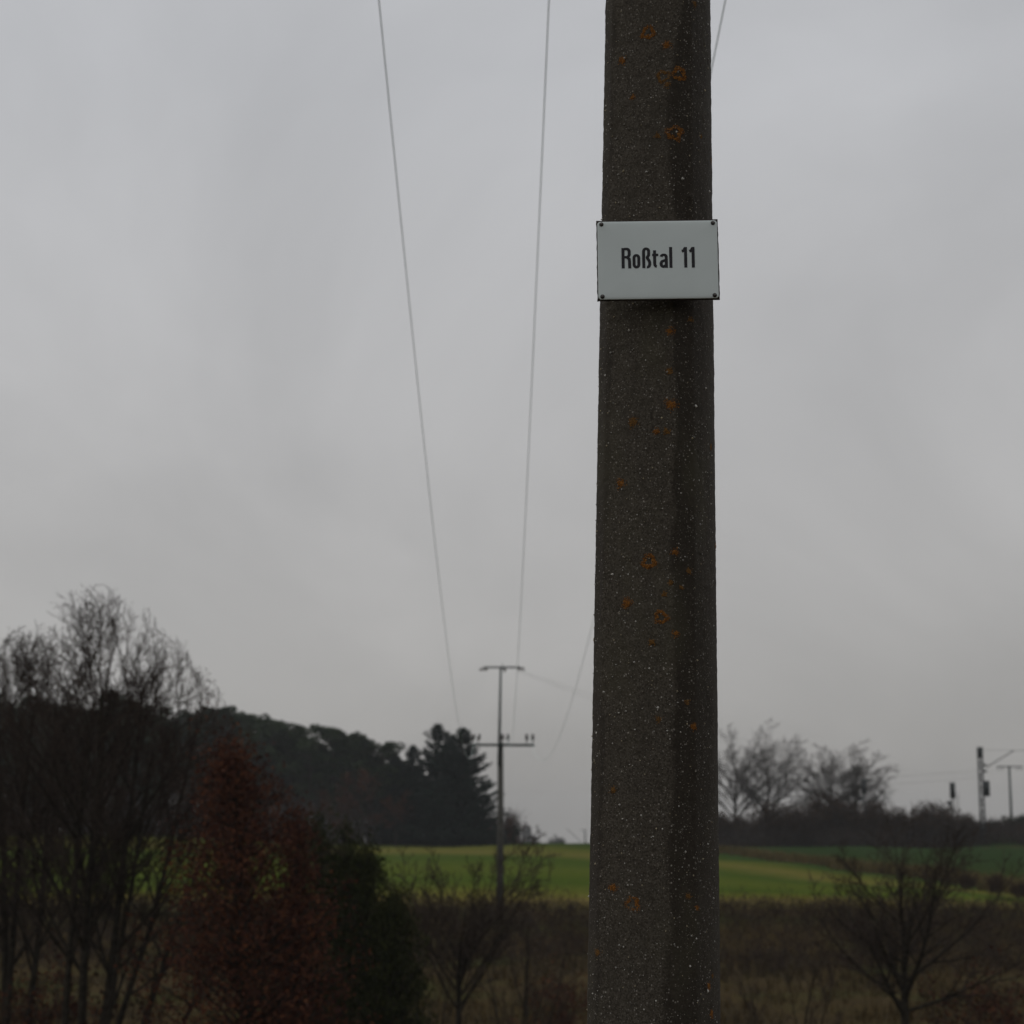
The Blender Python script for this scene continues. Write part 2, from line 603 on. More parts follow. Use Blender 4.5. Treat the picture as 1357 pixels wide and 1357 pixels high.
def copy_thing(root, loc, rz, sc, label):
    r = root.copy()
    C.objects.link(r)
    r.location = loc
    r.rotation_euler = (0, 0, rz)
    r.scale = sc if isinstance(sc, tuple) else (sc, sc, sc)
    r['label'] = label
    for ch in root.children:
        c = ch.copy()
        C.objects.link(c)
        c.parent = r
    return r


def on_ground(px, d):
    x = (px - 678.5) / F * d * math.cos(PIT) * 1.0135
    # exact: u*d/(cos p - v sin p) with v at the ground; one refinement
    for _ in range(3):
        z = H(x, d) - EYE
        dep = d * math.cos(PIT) + z * math.sin(PIT)
        x = (px - 678.5) / F * dep
    return Vector((x, d, H(x, d)))


def top_height(px, py, d):
    """height above ground of a thing standing at distance d whose top shows at py"""
    return pix(px, py, d).z - on_ground(px, d).z


# ------------------------------------------------------------------ foreground concrete pole
AX = pix(867, 1357, 4.86)
BX = pix(872.5, 0, 4.86)
axis = (BX - AX).normalized()
base = AX - axis * ((AX.z + 0.35) / axis.z)
dq = axis.to_track_quat('Z', 'Y')
pole = empty('concrete_pole', base, 'weathered dark concrete power pole with orange lichen, close to the camera', 'pole')
pole.rotation_mode = 'QUATERNION'
pole.rotation_quaternion = axis.to_track_quat('Z', 'X')
PM = Matrix.Translation(base) @ pole.rotation_quaternion.to_matrix().to_4x4()
# choose the roll so that local -Y faces the camera side
loc_cam = PM.inverted() @ Vector((0, 0, EYE))
roll = math.atan2(loc_cam.x, -loc_cam.y)
pole.rotation_quaternion = pole.rotation_quaternion @ Matrix.Rotation(roll - 0.075, 3, 'Z').to_quaternion()
PM = Matrix.Translation(base) @ pole.rotation_quaternion.to_matrix().to_4x4()
PI_ = PM.inverted()


def pole_r(z):
    """shaft radius at local height z (about 17 mm per metre in diameter)"""
    return 0.1625 - 0.0086 * (z - 1.5)


# cast with broad flats and narrow chamfers, worn round: angles of the arrises from the front, in degrees
ARR = np.radians([-51, 22, 40, 112, 130, 202, 220, 292])
_ph = np.linspace(-math.pi, math.pi, 1441)
_r = np.full(_ph.shape, 9.0)
for _k in range(8):
    _a, _b = ARR[_k], ARR[(_k + 1) % 8] + (2 * math.pi if _k == 7 else 0)
    _m, _hw = (_a + _b) / 2, (_b - _a) / 2
    _d = np.cos(_ph - _m)
    _r = np.minimum(_r, np.where(_d > 0.05, math.cos(_hw) / np.maximum(_d, 0.05), 9.0))
_r = 0.38 + 0.62 * _r
_ker = np.ones(13) / 13
_r = np.convolve(np.concatenate([_r[-21:-1], _r, _r[1:21]]), _ker, 'same')[20:-20]
_x = _r * np.sin(_ph)
_r = _r / ((_x.max() - _x.min()) / 2)


def sect(ang):
    """section shape factor at local polar angle ang"""
    f = (np.asarray(ang) + math.pi / 2 + math.pi) % (2 * math.pi) - math.pi
    return np.interp(f, _ph, _r)


zs = np.concatenate([np.arange(0, 1.3, 0.1), np.arange(1.3, 4.5, 0.005), np.arange(4.5, 9.2, 0.15), [9.3]])
NA = 190
rng = np.random.default_rng(5)
an = np.linspace(0, 2 * math.pi, NA, endpoint=False)
zz, aa = np.meshgrid(zs, an, indexing='ij')
white = rng.normal(size=zz.shape)


def blur(f, k):
    g = f.copy()
    for ax_, n in ((0, k), (1, k)):
        acc = np.zeros_like(g)
        for o in range(-n, n + 1):
            acc += np.roll(g, o, ax_)
        g = acc / (2 * n + 1)
    return g / g.std()


b1, b4, b14 = blur(white, 1), blur(rng.normal(size=zz.shape), 4), blur(rng.normal(size=zz.shape), 14)
pits = np.clip(blur(rng.normal(size=zz.shape), 2) - 2.0, 0, 2)
disp = 0.0003 * b1 + 0.00022 * b4 + 0.00015 * b14 - 0.0020 * pits
chips = np.clip(blur(rng.normal(size=zz.shape), 3) - 2.6, 0, 1) * 0.004
rr_ = pole_r(zz) * sect(aa) + disp + chips
shaft_v = np.stack([rr_ * np.cos(aa), rr_ * np.sin(aa), zz], -1).reshape(-1, 3)
ii = np.arange(zz.size).reshape(zz.shape)
jj = np.roll(ii, -1, 1)
shaft_q = np.stack([ii[:-1], jj[:-1], jj[1:], ii[1:]], -1).reshape(-1, 4)
top_c = len(shaft_v)
shaft_v = np.vstack([shaft_v, [[0, 0, 9.32]]])
cap_t = [(ii[-1, k], ii[-1, (k + 1) % NA], top_c) for k in range(NA)]


def concrete_material():
    m = bpy.data.materials.new('weathered_pole_concrete')
    m.use_nodes = True
    t = m.node_tree
    b = t.nodes['Principled BSDF']
    b.inputs['Roughness'].default_value = 0.82
    b.inputs['Specular IOR Level'].default_value = 0.15
    tcn = t.nodes.new('ShaderNodeTexCoord')
    s = t.nodes.new('ShaderNodeSeparateXYZ')
    t.links.new(tcn.outputs['Object'], s.inputs[0])

    def noise(scale, detail=4, rough=0.55, stretch=(1, 1, 1)):
        mp = t.nodes.new('ShaderNodeMapping')
        mp.inputs['Scale'].default_value = stretch
        t.links.new(tcn.outputs['Object'], mp.inputs[0])
        n = t.nodes.new('ShaderNodeTexNoise')
        n.inputs['Scale'].default_value = scale
        n.inputs['Detail'].default_value = detail
        n.inputs['Roughness'].default_value = rough
        t.links.new(mp.outputs[0], n.inputs['Vector'])
        return n.outputs[0]

    def mixc(fac, a, c):
        n = t.nodes.new('ShaderNodeMix')
        n.data_type = 'RGBA'
        if isinstance(fac, (int, float)):
            n.inputs[0].default_value = fac
        else:
            t.links.new(fac, n.inputs[0])
        for sock, v in ((6, a), (7, c)):
            if isinstance(v, tuple):
                n.inputs[sock].default_value = (*v, 1)
            else:
                t.links.new(v, n.inputs[sock])
        return n.outputs[2]

    def ramp01(v, lo, hi):
        n = t.nodes.new('ShaderNodeMapRange')
        n.interpolation_type = 'SMOOTHSTEP'
        n.inputs[1].default_value = lo
        n.inputs[2].default_value = hi
        t.links.new(v, n.inputs[0])
        return n.outputs[0]

    fine = noise(190, 3, 0.7)
    mid = noise(26, 5, 0.6)
    col = mixc(ramp01(fine, 0.34, 0.68), (0.034, 0.028, 0.0210), (0.096, 0.083, 0.065))
    col = mixc(math_node(t, 'MULTIPLY', ramp01(mid, 0.42, 0.68), 0.55), col, (0.046, 0.039, 0.029))
    # dark algae run-off down the right hand side and a narrower one on the left
    wob = math_node(t, 'MULTIPLY', math_node(t, 'SUBTRACT', noise(3.2, 3, 0.5, (1, 1, 1.0)), 0.5), 0.11)
    wob2 = math_node(t, 'MULTIPLY', math_node(t, 'SUBTRACT', noise(30, 3, 0.6, (1, 1, 0.15)), 0.5), 0.02)
    x = math_node(t, 'ADD', math_node(t, 'ADD', s.outputs['X'], wob), wob2)
    r = math_node(t, 'MULTIPLY', ramp01(x, 0.040, 0.060), 0.70)
    edge = math_node(t, 'SUBTRACT', 1.0, math_node(t, 'MULTIPLY', ramp01(x, 0.118, 0.134), 0.35))
    col = mixc(math_node(t, 'MULTIPLY', r, edge), col, (0.023, 0.018, 0.013))
    xl = math_node(t, 'MULTIPLY', ramp01(math_node(t, 'MULTIPLY', x, -1.0), 0.114, 0.124), 0.65)
    col = mixc(xl, col, (0.036, 0.030, 0.024))
    # greenish-brown bloom
    col = mixc(math_node(t, 'MULTIPLY', ramp01(noise(5, 4, 0.6, (1, 1, 0.4)), 0.5, 0.72), 0.35), col, (0.075, 0.068, 0.042))
    # sand grains showing through the skin
    for sc, thr, cc in ((330, 0.90, (0.26, 0.24, 0.20)), (190, 0.955, (0.36, 0.33, 0.29))):
        v = t.nodes.new('ShaderNodeTexVoronoi')
        v.inputs['Scale'].default_value = sc
        t.links.new(tcn.outputs['Object'], v.inputs['Vector'])
        sc_ = t.nodes.new('ShaderNodeSeparateColor')
        t.links.new(v.outputs['Color'], sc_.inputs[0])
        cell = math_node(t, 'GREATER_THAN', sc_.outputs[0], thr)
        inside = math_node(t, 'LESS_THAN', v.outputs['Distance'], 0.42)
        col = mixc(math_node(t, 'MULTIPLY', math_node(t, 'MULTIPLY', cell, inside), math_node(t, 'ADD', math_node(t, 'MULTIPLY', sc_.outputs[1], 0.6), 0.15)), col, cc)
    t.links.new(col, b.inputs['Base Color'])
    bp = t.nodes.new('ShaderNodeBump')
    bp.inputs['Strength'].default_value = 0.7
    bp.inputs['Distance'].default_value = 0.0016
    t.links.new(fine, bp.inputs['Height'])
    t.links.new(bp.outputs[0], b.inputs['Normal'])
    return m


shaft = add('shaft', mesh_from('shaft', shaft_v, shaft_q, cap_t, smooth=True), concrete_material(), pole)


def on_pole(px, py):
    """angle and local height where the photograph's pixel meets the shaft"""
    o = PI_ @ Vector((0, 0, EYE))
    p = PI_ @ pix(px, py, 4.8)
    d = (p - o).normalized()
    tcur = (p - o).length - 0.3
    for _ in range(400):
        q = o + d * tcur
        if math.hypot(q.x, q.y) <= pole_r(q.z) * float(sect(math.atan2(q.y, q.x))):
            return math.atan2(q.y, q.x), q.z
        tcur += 0.0015
    return None


# grains of quartz standing proud of the surface: too many to count, one part
M['grain_a'] = mat('grain_grey', (0.40, 0.385, 0.35), spread=0.4, noise=60, island=0.7)
M['grain_b'] = mat('grain_tan', (0.30, 0.255, 0.17), spread=0.4, noise=60, island=0.7)
rng = np.random.default_rng(8)
ng = 1500
ga = rng.uniform(-math.pi, 0.0, ng)
gz = rng.uniform(1.25, 4.4, ng)
gs = 0.0012 * np.exp(rng.normal(0, 0.45, ng)) + 0.0003
gs = np.minimum(gs, 0.0045)
oct_v = np.array([(1, 0, 0), (0, 1, 0), (-1, 0, 0), (0, -1, 0), (0, 0, 1), (0, 0, -1), (0.6, 0.6, 0.55), (-0.6, 0.55, -0.6)], float)[:6]
oct_f = np.array([(0, 1, 4), (1, 2, 4), (2, 3, 4), (3, 0, 4), (1, 0, 5), (2, 1, 5), (3, 2, 5), (0, 3, 5)])
rad_ = pole_r(gz) * sect(ga) + gs * 0.1
cen = np.stack([rad_ * np.cos(ga), rad_ * np.sin(ga), gz], -1)
jit = rng.uniform(0.6, 1.4, (ng, 6, 3))
gv = cen[:, None] + oct_v[None] * jit * gs[:, None, None]
gt = (np.arange(ng)[:, None, None] * 6 + oct_f[None]).reshape(-1, 3)
gm = np.repeat((rng.random(ng) < 0.35).astype(int), 8)
grains = add('quartz_grains', mesh_from('quartz_grains', gv, None, gt, mat_idx=gm, smooth=False), [M['grain_a'], M['grain_b']], pole)
grains['kind'] = 'stuff'

# lichen rosettes: (x, y, radius in pixels, ring?, start/end of a gap in degrees)
M['lichen'] = mat('rust_lichen', None, cols=[(0.11, 0.042, 0.009), (0.21, 0.080, 0.013), (0.32, 0.135, 0.023)], noise=170, island=0.5, bump=(400, 0.8, 0.002))
M['lichen_dull'] = mat('dull_lichen', None, cols=[(0.09, 0.046, 0.014), (0.16, 0.078, 0.020), (0.23, 0.115, 0.028)], noise=170, island=0.5, bump=(400, 0.8, 0.002))
LICHEN = [(859, 43, 11, 1, 1), (883, 60, 7, 0, 1), (825, 80, 6, 0, 1), (900, 98, 11, 1, 1), (879, 101, 10, 1, 0), (884, 112, 5, 0, 0), (839, 129, 4, 0, 1),
          (894, 176, 12, 1, 1), (871, 180, 4, 0, 0), (920, 5, 6, 0, 0), (942, 214, 5, 0, 0), (929, 181, 3, 0, 0),
          (915, 424, 4, 0, 0), (888, 439, 6, 0, 1), (887, 492, 5, 0, 0), (889, 536, 8, 0, 1), (839, 559, 8, 0, 0), (870, 572, 5, 0, 1), (883, 572, 5, 0, 0),
          (942, 593, 4, 0, 0), (823, 641, 7, 0, 1), (860, 744, 11, 1, 1), (831, 799, 8, 0, 1), (876, 818, 10, 1, 1), (895, 732, 5, 0, 1), (913, 757, 5, 0, 0),
          (880, 787, 4, 0, 0), (889, 772, 4, 0, 0), (896, 840, 5, 0, 1), (863, 851, 5, 0, 0), (948, 724, 5, 0, 0), (903, 779, 3, 0, 0), (919, 963, 5, 0, 1),
          (910, 930, 4, 0, 0), (873, 953, 5, 0, 0), (813, 1047, 5, 0, 0), (812, 1176, 6, 0, 1), (838, 1198, 11, 1, 1), (912, 1187, 4, 0, 0), (924, 1203, 4, 0, 1),
          (792, 1262, 5, 0, 0), (939, 1307, 5, 0, 1), (943, 1344, 6, 0, 1), (944, 1293, 3, 0, 0)]
rl = random.Random(3)
for (lx, ly, lr, ring, bright) in LICHEN:
    hit = on_pole(lx, ly)
    if not hit:
        continue
    a0, z0 = hit
    R = lr * 4.75 / F
    n = int(40 + 3.6 * lr * lr)
    gap0 = rl.uniform(0, 6.28)
    ph = [rl.uniform(0, 6.28) for _ in range(3)]
    v, q = [], []
    for k in range(n):
        th = rl.uniform(0, 2 * math.pi)
        lobe = 1 + 0.14 * math.sin(3 * th + ph[0]) + 0.10 * math.sin(5 * th + ph[1])
        if ring:
            dd_ = abs((th - gap0 + math.pi) % (2 * math.pi) - math.pi)
            if dd_ < 0.9 and rl.random() < 0.8 * (1 - dd_ / 0.9):
                continue
            ff = max(0.3, rl.gauss(0.76, 0.13)) * lobe
        else:
            ff = min(1.25, abs(rl.gauss(0, 0.58))) * lobe
        u_ = math.cos(th) * R * ff
        w_ = math.sin(th) * R * ff * 0.95
        g_ = rl.uniform(0.0009, 0.0022) * (1.15 - 0.45 * min(1, ff))
        ang = a0 + u_ / pole_r(z0)
        rad = pole_r(z0 + w_) * float(sect(ang)) + 0.0006
        ca, sa = math.cos(ang), math.sin(ang)
        o_ = len(v)
        m_ = 5
        r0 = rl.uniform(0, 6)
        for kk in range(m_):
            bb = r0 + 6.283 * kk / m_
            gu, gw = math.cos(bb) * g_ * rl.uniform(0.8, 1.4), math.sin(bb) * g_ * rl.uniform(0.8, 1.4)
            v.append(((rad - 0.0006) * ca - sa * gu, (rad - 0.0006) * sa + ca * gu, z0 + w_ + gw))
        hh = g_ * rl.uniform(0.5, 1.0)
        v.append(((rad + hh) * ca, (rad + hh) * sa, z0 + w_))
        q += [(o_ + kk, o_ + (kk + 1) % m_, o_ + m_) for kk in range(m_)]
    add('lichen_patch', mesh_from('lichen_patch', v, None, q, smooth=True), M['lichen' if bright else 'lichen_dull'], pole)

# pole head (above the frame): cross-arm and three pin insulators that carry the wires
zt = 8.62
add('cross_arm', MB().box((0, -0.16, zt), (2.7, 0.09, 0.12)).mesh('near_cross_arm'), M['steel'], pole)
insul_profile = [(0, 0.012), (0.12, 0.012), (0.121, 0.045), (0.16, 0.055), (0.19, 0.035), (0.21, 0.05), (0.25, 0.04), (0.28, 0.03), (0.30, 0.028)]


def insulator_mesh(name, sc=1.0, n=10):
    b = MB()
    b.tube([(0, 0, h * sc) for h, _ in insul_profile], [r * sc for _, r in insul_profile], n)
    return b.mesh(name, True)


WIRES = [(-0.85, 630, 3.4), (0.31, 673, 3.0), (1.55, 702, 3.5)]
near_ins = insulator_mesh('near_insulator')
for xn, _, _ in WIRES:
    lp = PI_ @ Vector((xn, 4.70, 8.6))
    add('insulator', near_ins, M['insulator'], pole, (lp.x, -0.16, zt + 0.06))

# ------------------------------------------------------------------ enamel sign on the pole
SW, SH = 0.3105, 0.2100
sc_ = pix(871.7, 344.6, 4.655)
M['enamel'] = mat('white_enamel', (0.63, 0.69, 0.675), rough=0.22, spread=0.03, noise=8, spec=0.5, bump=(22, 0.12, 0.002))
M['enamel_edge'] = mat('chipped_back', (0.035, 0.024, 0.020), rough=0.8, spread=0.5, noise=60)
M['print'] = mat('black_print', (0.012, 0.011, 0.014), rough=0.4, spread=0.2, noise=30)
M['screw'] = mat('rusty_screw', (0.11, 0.10, 0.095), rough=0.55, spread=0.5, noise=300, metal=0.5)
M['washer'] = mat('dark_washer', (0.03, 0.026, 0.022), rough=0.7, spread=0.4, noise=200)
sign = empty('name_plate', sc_, 'white enamel plate lettered Roßtal 11, screwed to the concrete pole', 'sign')
sign.rotation_euler = (math.radians(0), math.radians(-0.42), math.radians(-1.2))
# local frame: x right, z up, -y towards the camera


def plate(wd, ht, rad, y0, y1, bulge, nseg=10):
    """rounded plate: rim at y0 (back) to y1 (front), front domed by bulge"""
    out = []
    for cx_, cz_, a0 in ((wd / 2 - rad, ht / 2 - rad, 0), (-wd / 2 + rad, ht / 2 - rad, 90), (-wd / 2 + rad, -ht / 2 + rad, 180), (wd / 2 - rad, -ht / 2 + rad, 270)):
        for k in range(nseg + 1):
            a = math.radians(a0 + 90 * k / nseg)
            out.append((cx_ + rad * math.cos(a), cz_ + rad * math.sin(a)))
    n = len(out)
    rings = [(1.0, y0), (1.0, y1 + 0.0008), (0.994, y1 + 0.0002), (0.985, y1 - 0.0002), (0.93, y1 - bulge * 0.45), (0.8, y1 - bulge * 0.8), (0.5, y1 - bulge * 0.97), (0.15, y1 - bulge)]
    v, q = [], []
    for f, y in rings:
        for x_, z_ in out:
            ex_ = 1 - (1 - f) * (ht / wd if f > 0.9 else 1)
            v.append((x_ * ex_, y, z_ * f))
    for r_ in range(len(rings) - 1):
        for k in range(n):
            q.append((r_ * n + k, r_ * n + (k + 1) % n, (r_ + 1) * n + (k + 1) % n, (r_ + 1) * n + k))
    v.append((0, rings[-1][1], 0))
    t = [((len(rings) - 1) * n + k, (len(rings) - 1) * n + (k + 1) % n, len(v) - 1) for k in range(n)]
    return mesh_from('sign_plate', v, q, t, smooth=True)


def rough_back():
    b = MB()
    r_ = random.Random(2)
    pts = []
    n = 26
    for (x0, z0, x1, z1) in ((-1, -1, 1, -1), (1, -1, 1, 1), (1, 1, -1, 1), (-1, 1, -1, -1)):
        for k in range(n):
            f = k / n
            x_ = x0 + (x1 - x0) * f
            z_ = z0 + (z1 - z0) * f
            pts.append((x_ * (SW / 2 + 0.0006 + r_.uniform(-0.0007, 0.0007)), z_ * (SH / 2 + 0.0012 + r_.uniform(-0.0007, 0.0007))))
    m_ = len(pts)
    v = [(x_, 0.0005, z_) for x_, z_ in pts] + [(x_, 0.0035, z_) for x_, z_ in pts] + [(0, 0.0005, 0), (0, 0.0035, 0)]
    q = [(k, (k + 1) % m_, m_ + (k + 1) % m_, m_ + k) for k in range(m_)]
    t = [(k, 2 * m_, (k + 1) % m_) for k in range(m_)] + [(m_ + k, m_ + (k + 1) % m_, 2 * m_ + 1) for k in range(m_)]
    return mesh_from('backing', v, q, t)


add('backing_plate', rough_back(), M['enamel_edge'], sign)
add('enamel_plate', plate(SW - 0.004, SH - 0.004, 0.008, 0.0002, -0.002, 0.0016), M['enamel'], sign)
for zb in (0.05, -0.05):
    add('bracket', MB().box((0, 0.022, zb), (0.05, 0.036, 0.02)).mesh('bracket'), M['dark_steel'], sign)
scr = MB()
scr.tube([(0, 0, 0), (0, -0.0035, 0), (0, -0.0046, 0)], [0.0036, 0.0035, 0.0022], 12)
scr = scr.mesh('screw', True)
wsh = MB()
wsh.tube([(0, 0.0004, 0), (0, -0.0009, 0), (0, -0.0013, 0)], [0.0056, 0.0056, 0.0048], 16)
wsh = wsh.mesh('washer', True)
for sx, sz in ((-1, 1), (1, 1), (-1, -1), (1, -1)):
    o = add('screw', scr, M['screw'], sign, (sx * (SW / 2 - 0.0125), -0.0030, sz * (SH / 2 - 0.0095)))
    add('washer', wsh, M['washer'], o, (0, 0.0004, 0))

# lettering: heavy condensed sans drawn from outlines (units: zoomed photograph pixels)
ZS = 0.3035 / 1087.0 * 1.012
ZY = 0.3035 / 1087.0 * 1.055
TX0, TZ0 = 684.0, 568.0          # centre of the plate in those units


def arc(cx_, cy_, rx, ry, a0, a1, n=12):
    return [(cx_ + rx * math.cos(math.radians(a0 + (a1 - a0) * k / n)), cy_ - ry * math.sin(math.radians(a0 + (a1 - a0) * k / n))) for k in range(n + 1)]


def stroke(pts, wd, close=False):
    """ribbon with mitred joints -> verts, quads; wd is a width or a list of widths"""
    n = len(pts)
    wds = wd if isinstance(wd, list) else [wd] * n
    v = []
    for i, p in enumerate(pts):
        if close:
            a, b = pts[i - 1], pts[(i + 1) % n]
        else:
            a, b = pts[max(i - 1, 0)], pts[min(i + 1, n - 1)]
        d0 = Vector((p[0] - a[0], p[1] - a[1]))
        d1 = Vector((b[0] - p[0], b[1] - p[1]))
        if d0.length < 1e-6:
            d0 = d1
        if d1.length < 1e-6:
            d1 = d0
        d0.normalize()
        d1.normalize()
        n0 = Vector((-d0.y, d0.x))
        n1 = Vector((-d1.y, d1.x))
        m_ = (n0 + n1)
        m_ = m_.normalized() if m_.length > 1e-4 else n0
        k = wds[i] / 2 / max(0.45, m_.dot(n0))
        v += [(p[0] + m_.x * k, p[1] + m_.y * k), (p[0] - m_.x * k, p[1] - m_.y * k)]
    cnt = n if close else n - 1
    q = [(2 * i, 2 * i + 1, (2 * i + 3) % (2 * n), (2 * i + 2) % (2 * n)) for i in range(cnt)]
    return v, q


def subdiv(pts, k=3):
    out = []
    for a, b in zip(pts[:-1], pts[1:]):
        for j in range(k):
            out.append((a[0] + (b[0] - a[0]) * j / k, a[1] + (b[1] - a[1]) * j / k))
    return out + [pts[-1]]


V_, H_ = 27.5, 22       # stem and bar thickness
# baseline y=645, cap top 462, x-height top 517 at the left; the plate's own tilt is in its rotation
BL, CT, XT = 643, 460, 517
GLYPHS = {
    'letter_R': [[(370, BL), (370, CT)],
                 [(382, CT + 9), (402, CT + 9)] + arc(402, CT + 35, 24, 26, 88, 0) + [(426, CT + 57)] + arc(402, CT + 57, 24, 26, 0, -88) + [(382, CT + 83)],
                 [(408, CT + 85), (425, CT + 100), (428, CT + 125), (429, BL)]],
    'letter_o': ['c', arc(490, 552, 21.5, 25, 180, 0) + [(511.5, 608)] + arc(490, 608, 21.5, 25, 0, -180) + [(468.5, 552)]],
    'letter_eszett': [[(556, BL), (556, 500)] + arc(579, 494, 23, 25, 170, 0) + [(602, 515)] + [(601, 527), (594, 537), (588, 548), (592, 560), (604, 575), (610, 592)] + [(610, 606)] + arc(588, 608, 22, 25.5, 0, -100)],
    'letter_t': [[(655, 484), (655, 605)] + arc(676, 606, 21, 24, 180, 262), [(633, XT + 9), (689, XT + 9)]],
    'letter_a': [arc(737, 546, 23, 20, 172, 0) + [(760, 580), (760, BL)],
                 [(752, 575), (735, 580)] + arc(735, 606, 22.5, 25.5, 95, 270) + [(752, 622)]],
    'letter_l': [[(801, BL), (801, CT - 4)]],
    'digit_1': [[(935, BL), (935, CT - 2)], [(902, 497), (918, 490), (930, CT + 10)]],
    'digit_one': [[(1003, BL), (1003, CT - 2)], [(970, 497), (986, 490), (998, CT + 10)]],
}
for gname, strokes in GLYPHS.items():
    closed = strokes[0] == 'c'
    if closed:
        strokes = strokes[1:]
    b = MB()
    for si, st in enumerate(strokes):
        pts = [st[0]]
        for p in st[1:]:
            if math.hypot(p[0] - pts[-1][0], p[1] - pts[-1][1]) > 0.8:
                pts.append(p)
        if closed and math.hypot(pts[0][0] - pts[-1][0], pts[0][1] - pts[-1][1]) < 2:
            pts.pop()
        wd = []
        for i in range(len(pts)):
            a = pts[i - 1] if (closed or i > 0) else pts[0]
            c_ = pts[(i + 1) % len(pts)] if (closed or i < len(pts) - 1) else pts[-1]
            dx, dy = abs(c_[0] - a[0]), abs(c_[1] - a[1])
            f = dy / (math.hypot(dx, dy) + 1e-6)
            wd.append(H_ + (V_ - H_) * f)
        v, q = stroke(pts, wd, closed)
        lift = -0.0042 - 0.00004 * si
        b.raw([((x_ - TX0) * ZS, lift, (TZ0 - y_) * ZY) for x_, y_ in v], q)
    add('digit_1' if gname == 'digit_one' else gname, b.mesh(gname), M['print'], sign)

# ------------------------------------------------------------------ far pole with two cross-arms
D2 = 96.0
k2 = D2 / F * math.cos(PIT) * 1.01
fb = on_ground(662.5, D2)
fp = empty('power_pole', fb, 'slim grey pole with two cross-arms standing at the field edge', 'pole')
ztop = pix(664, 885, D2).z - fb.z
zmid = pix(662, 986, D2).z - fb.z
add('lower_shaft', MB().tube([(0, 0, -0.4), (0.02, 0, zmid * 0.5), (0.02, 0, zmid + 0.1)], [0.19, 0.165, 0.14], 14).mesh('lower_shaft', True), M['far_concrete'], fp)
add('upper_tube', MB().tube([(-0.06, -0.10, zmid - 1.1), (0.03, -0.06, ztop)], [0.085, 0.055], 10).mesh('upper_tube', True), M['steel'], fp)


def fx(px, py):
    p = pix(px, py, D2)
    return p - fb


al, ar = fx(621, 987), fx(708, 988)
add('cross_arm', MB().box(((al.x + ar.x) / 2, -0.22, (al.z + ar.z) / 2), (ar.x - al.x, 0.10, 0.13), Matrix.Rotation(math.radians(0.4), 3, 'Y')).mesh('cross_arm'), M['steel'], fp)
fin = insulator_mesh('pin_insulator', 1.75)
for px_ in (625.5, 632.5, 666, 673, 698, 706):
    p = fx(px_, 987.5)
    o = add('insulator', fin, M['insulator'], fp, (p.x, -0.22, p.z + 0.04))
    if px_ in (625.5, 632.5):
        o.rotation_euler = (0, 0.25, 0)
tl, tr = fx(641, 885), fx(690, 884)
add('cross_arm', MB().box(((tl.x + tr.x) / 2, -0.06, (tl.z + tr.z) / 2), (tr.x - tl.x, 0.09, 0.085)).mesh('top_arm'), M['steel'], fp)
hang = MB()
hang.tube([(0, 0, 0.05), (0, 0, -0.04), (0.02, 0, -0.05), (0.02, 0, -0.09), (0.0, 0, -0.10), (0, 0, -0.20)], [0.03, 0.03, 0.085, 0.09, 0.05, 0.04], 10)
hang = hang.mesh('hanging_insulator', True)
TOPS = (639.5, 645.5, 668.5, 686, 691)
for px_ in TOPS:
    p = fx(px_, 885)
    o = add('insulator', hang, M['insulator'], fp, (p.x, -0.06, p.z - 0.02))
    o.rotation_euler = (0, math.radians(55 if px_ < 650 else -55 if px_ > 680 else 0), 0)
pz = fx(667.5, 880)
add('lightning_rod', MB().tube([(0.12, -0.06, ztop - 0.1), (0.12, -0.06, ztop + 0.22)], 0.02, 6).mesh('rod'), M['steel'], fp)


# ------------------------------------------------------------------ wires
def wire(name, a, b, sag, r, material, label, cat='wire', group=None, n=90):
    a, b = Vector(a), Vector(b)
    pts = []
    for i in range(n + 1):
        t = i / n
        p = a.lerp(b, t)
        p.z -= 4 * sag * t * (1 - t)
        pts.append(p)
    v, q = tubes([(np.array([tuple(p - a) for p in pts]), np.full(n + 1, r), 6)])
    o = add(name, mesh_from(name, v, q, smooth=True), material, None, a)
    return tag(o, label, cat, group)


lab = ['left one of the long wires running from the near pole to the lower cross-arm',
       'middle long wire from the near pole to the pole at the field edge',
       'right sagging wire passing behind the near concrete pole']
for (xn, px_, sag), lb in zip(WIRES, lab):
    e = pix(px_, 975, D2) + Vector((0, -0.22, 0))
    wire('overhead_wire', (xn, 4.70, EYE + 7.0), e, sag, 0.0042, M['wire'], lb, group='wires between the two concrete poles', n=160)

# ------------------------------------------------------------------ T-shaped pole and railway gear on the right
D3 = 222.0


def rel(px, py, d, o):
    return pix(px, py, d) - o


b3 = on_ground(1341, D3)
tp = empty('power_pole', b3, 'distant T-shaped pole at the right edge above the hedge', 'pole')
zt3 = rel(1341, 1016, D3, b3).z
add('shaft', MB().tube([(0, 0, -0.5), (0, 0, zt3)], [0.17, 0.12], 10).mesh('t_shaft', True), M['steel'], tp)
add('cross_arm', MB().box((0, -0.1, zt3), (3.0, 0.12, 0.14)).mesh('t_arm'), M['steel'], tp)
thang = insulator_mesh('t_insulator', 1.3)
for x_ in (-1.35, -0.9, 0.9, 1.35):
    o = add('insulator', thang, M['insulator'], tp, (x_, -0.1, zt3 - 0.05))
    o.rotation_euler = (math.pi, 0, 0)

for i, (pa, xb, lb) in enumerate(((686, -1.35, 'lowest of the faint wires from the top arm towards the railway'),
                                  (691, 0.9, 'highest of the faint wires from the top arm towards the railway'))):
    a = pix(pa, 887, D2) + Vector((0, -0.06, -0.1))
    b = b3 + Vector((xb, -0.1, zt3 - 0.35))
    wire('thin_wire', a, b, 2.6 - i * 0.5, 0.005, M['thin_wire'], lb, group='faint wires towards the railway')

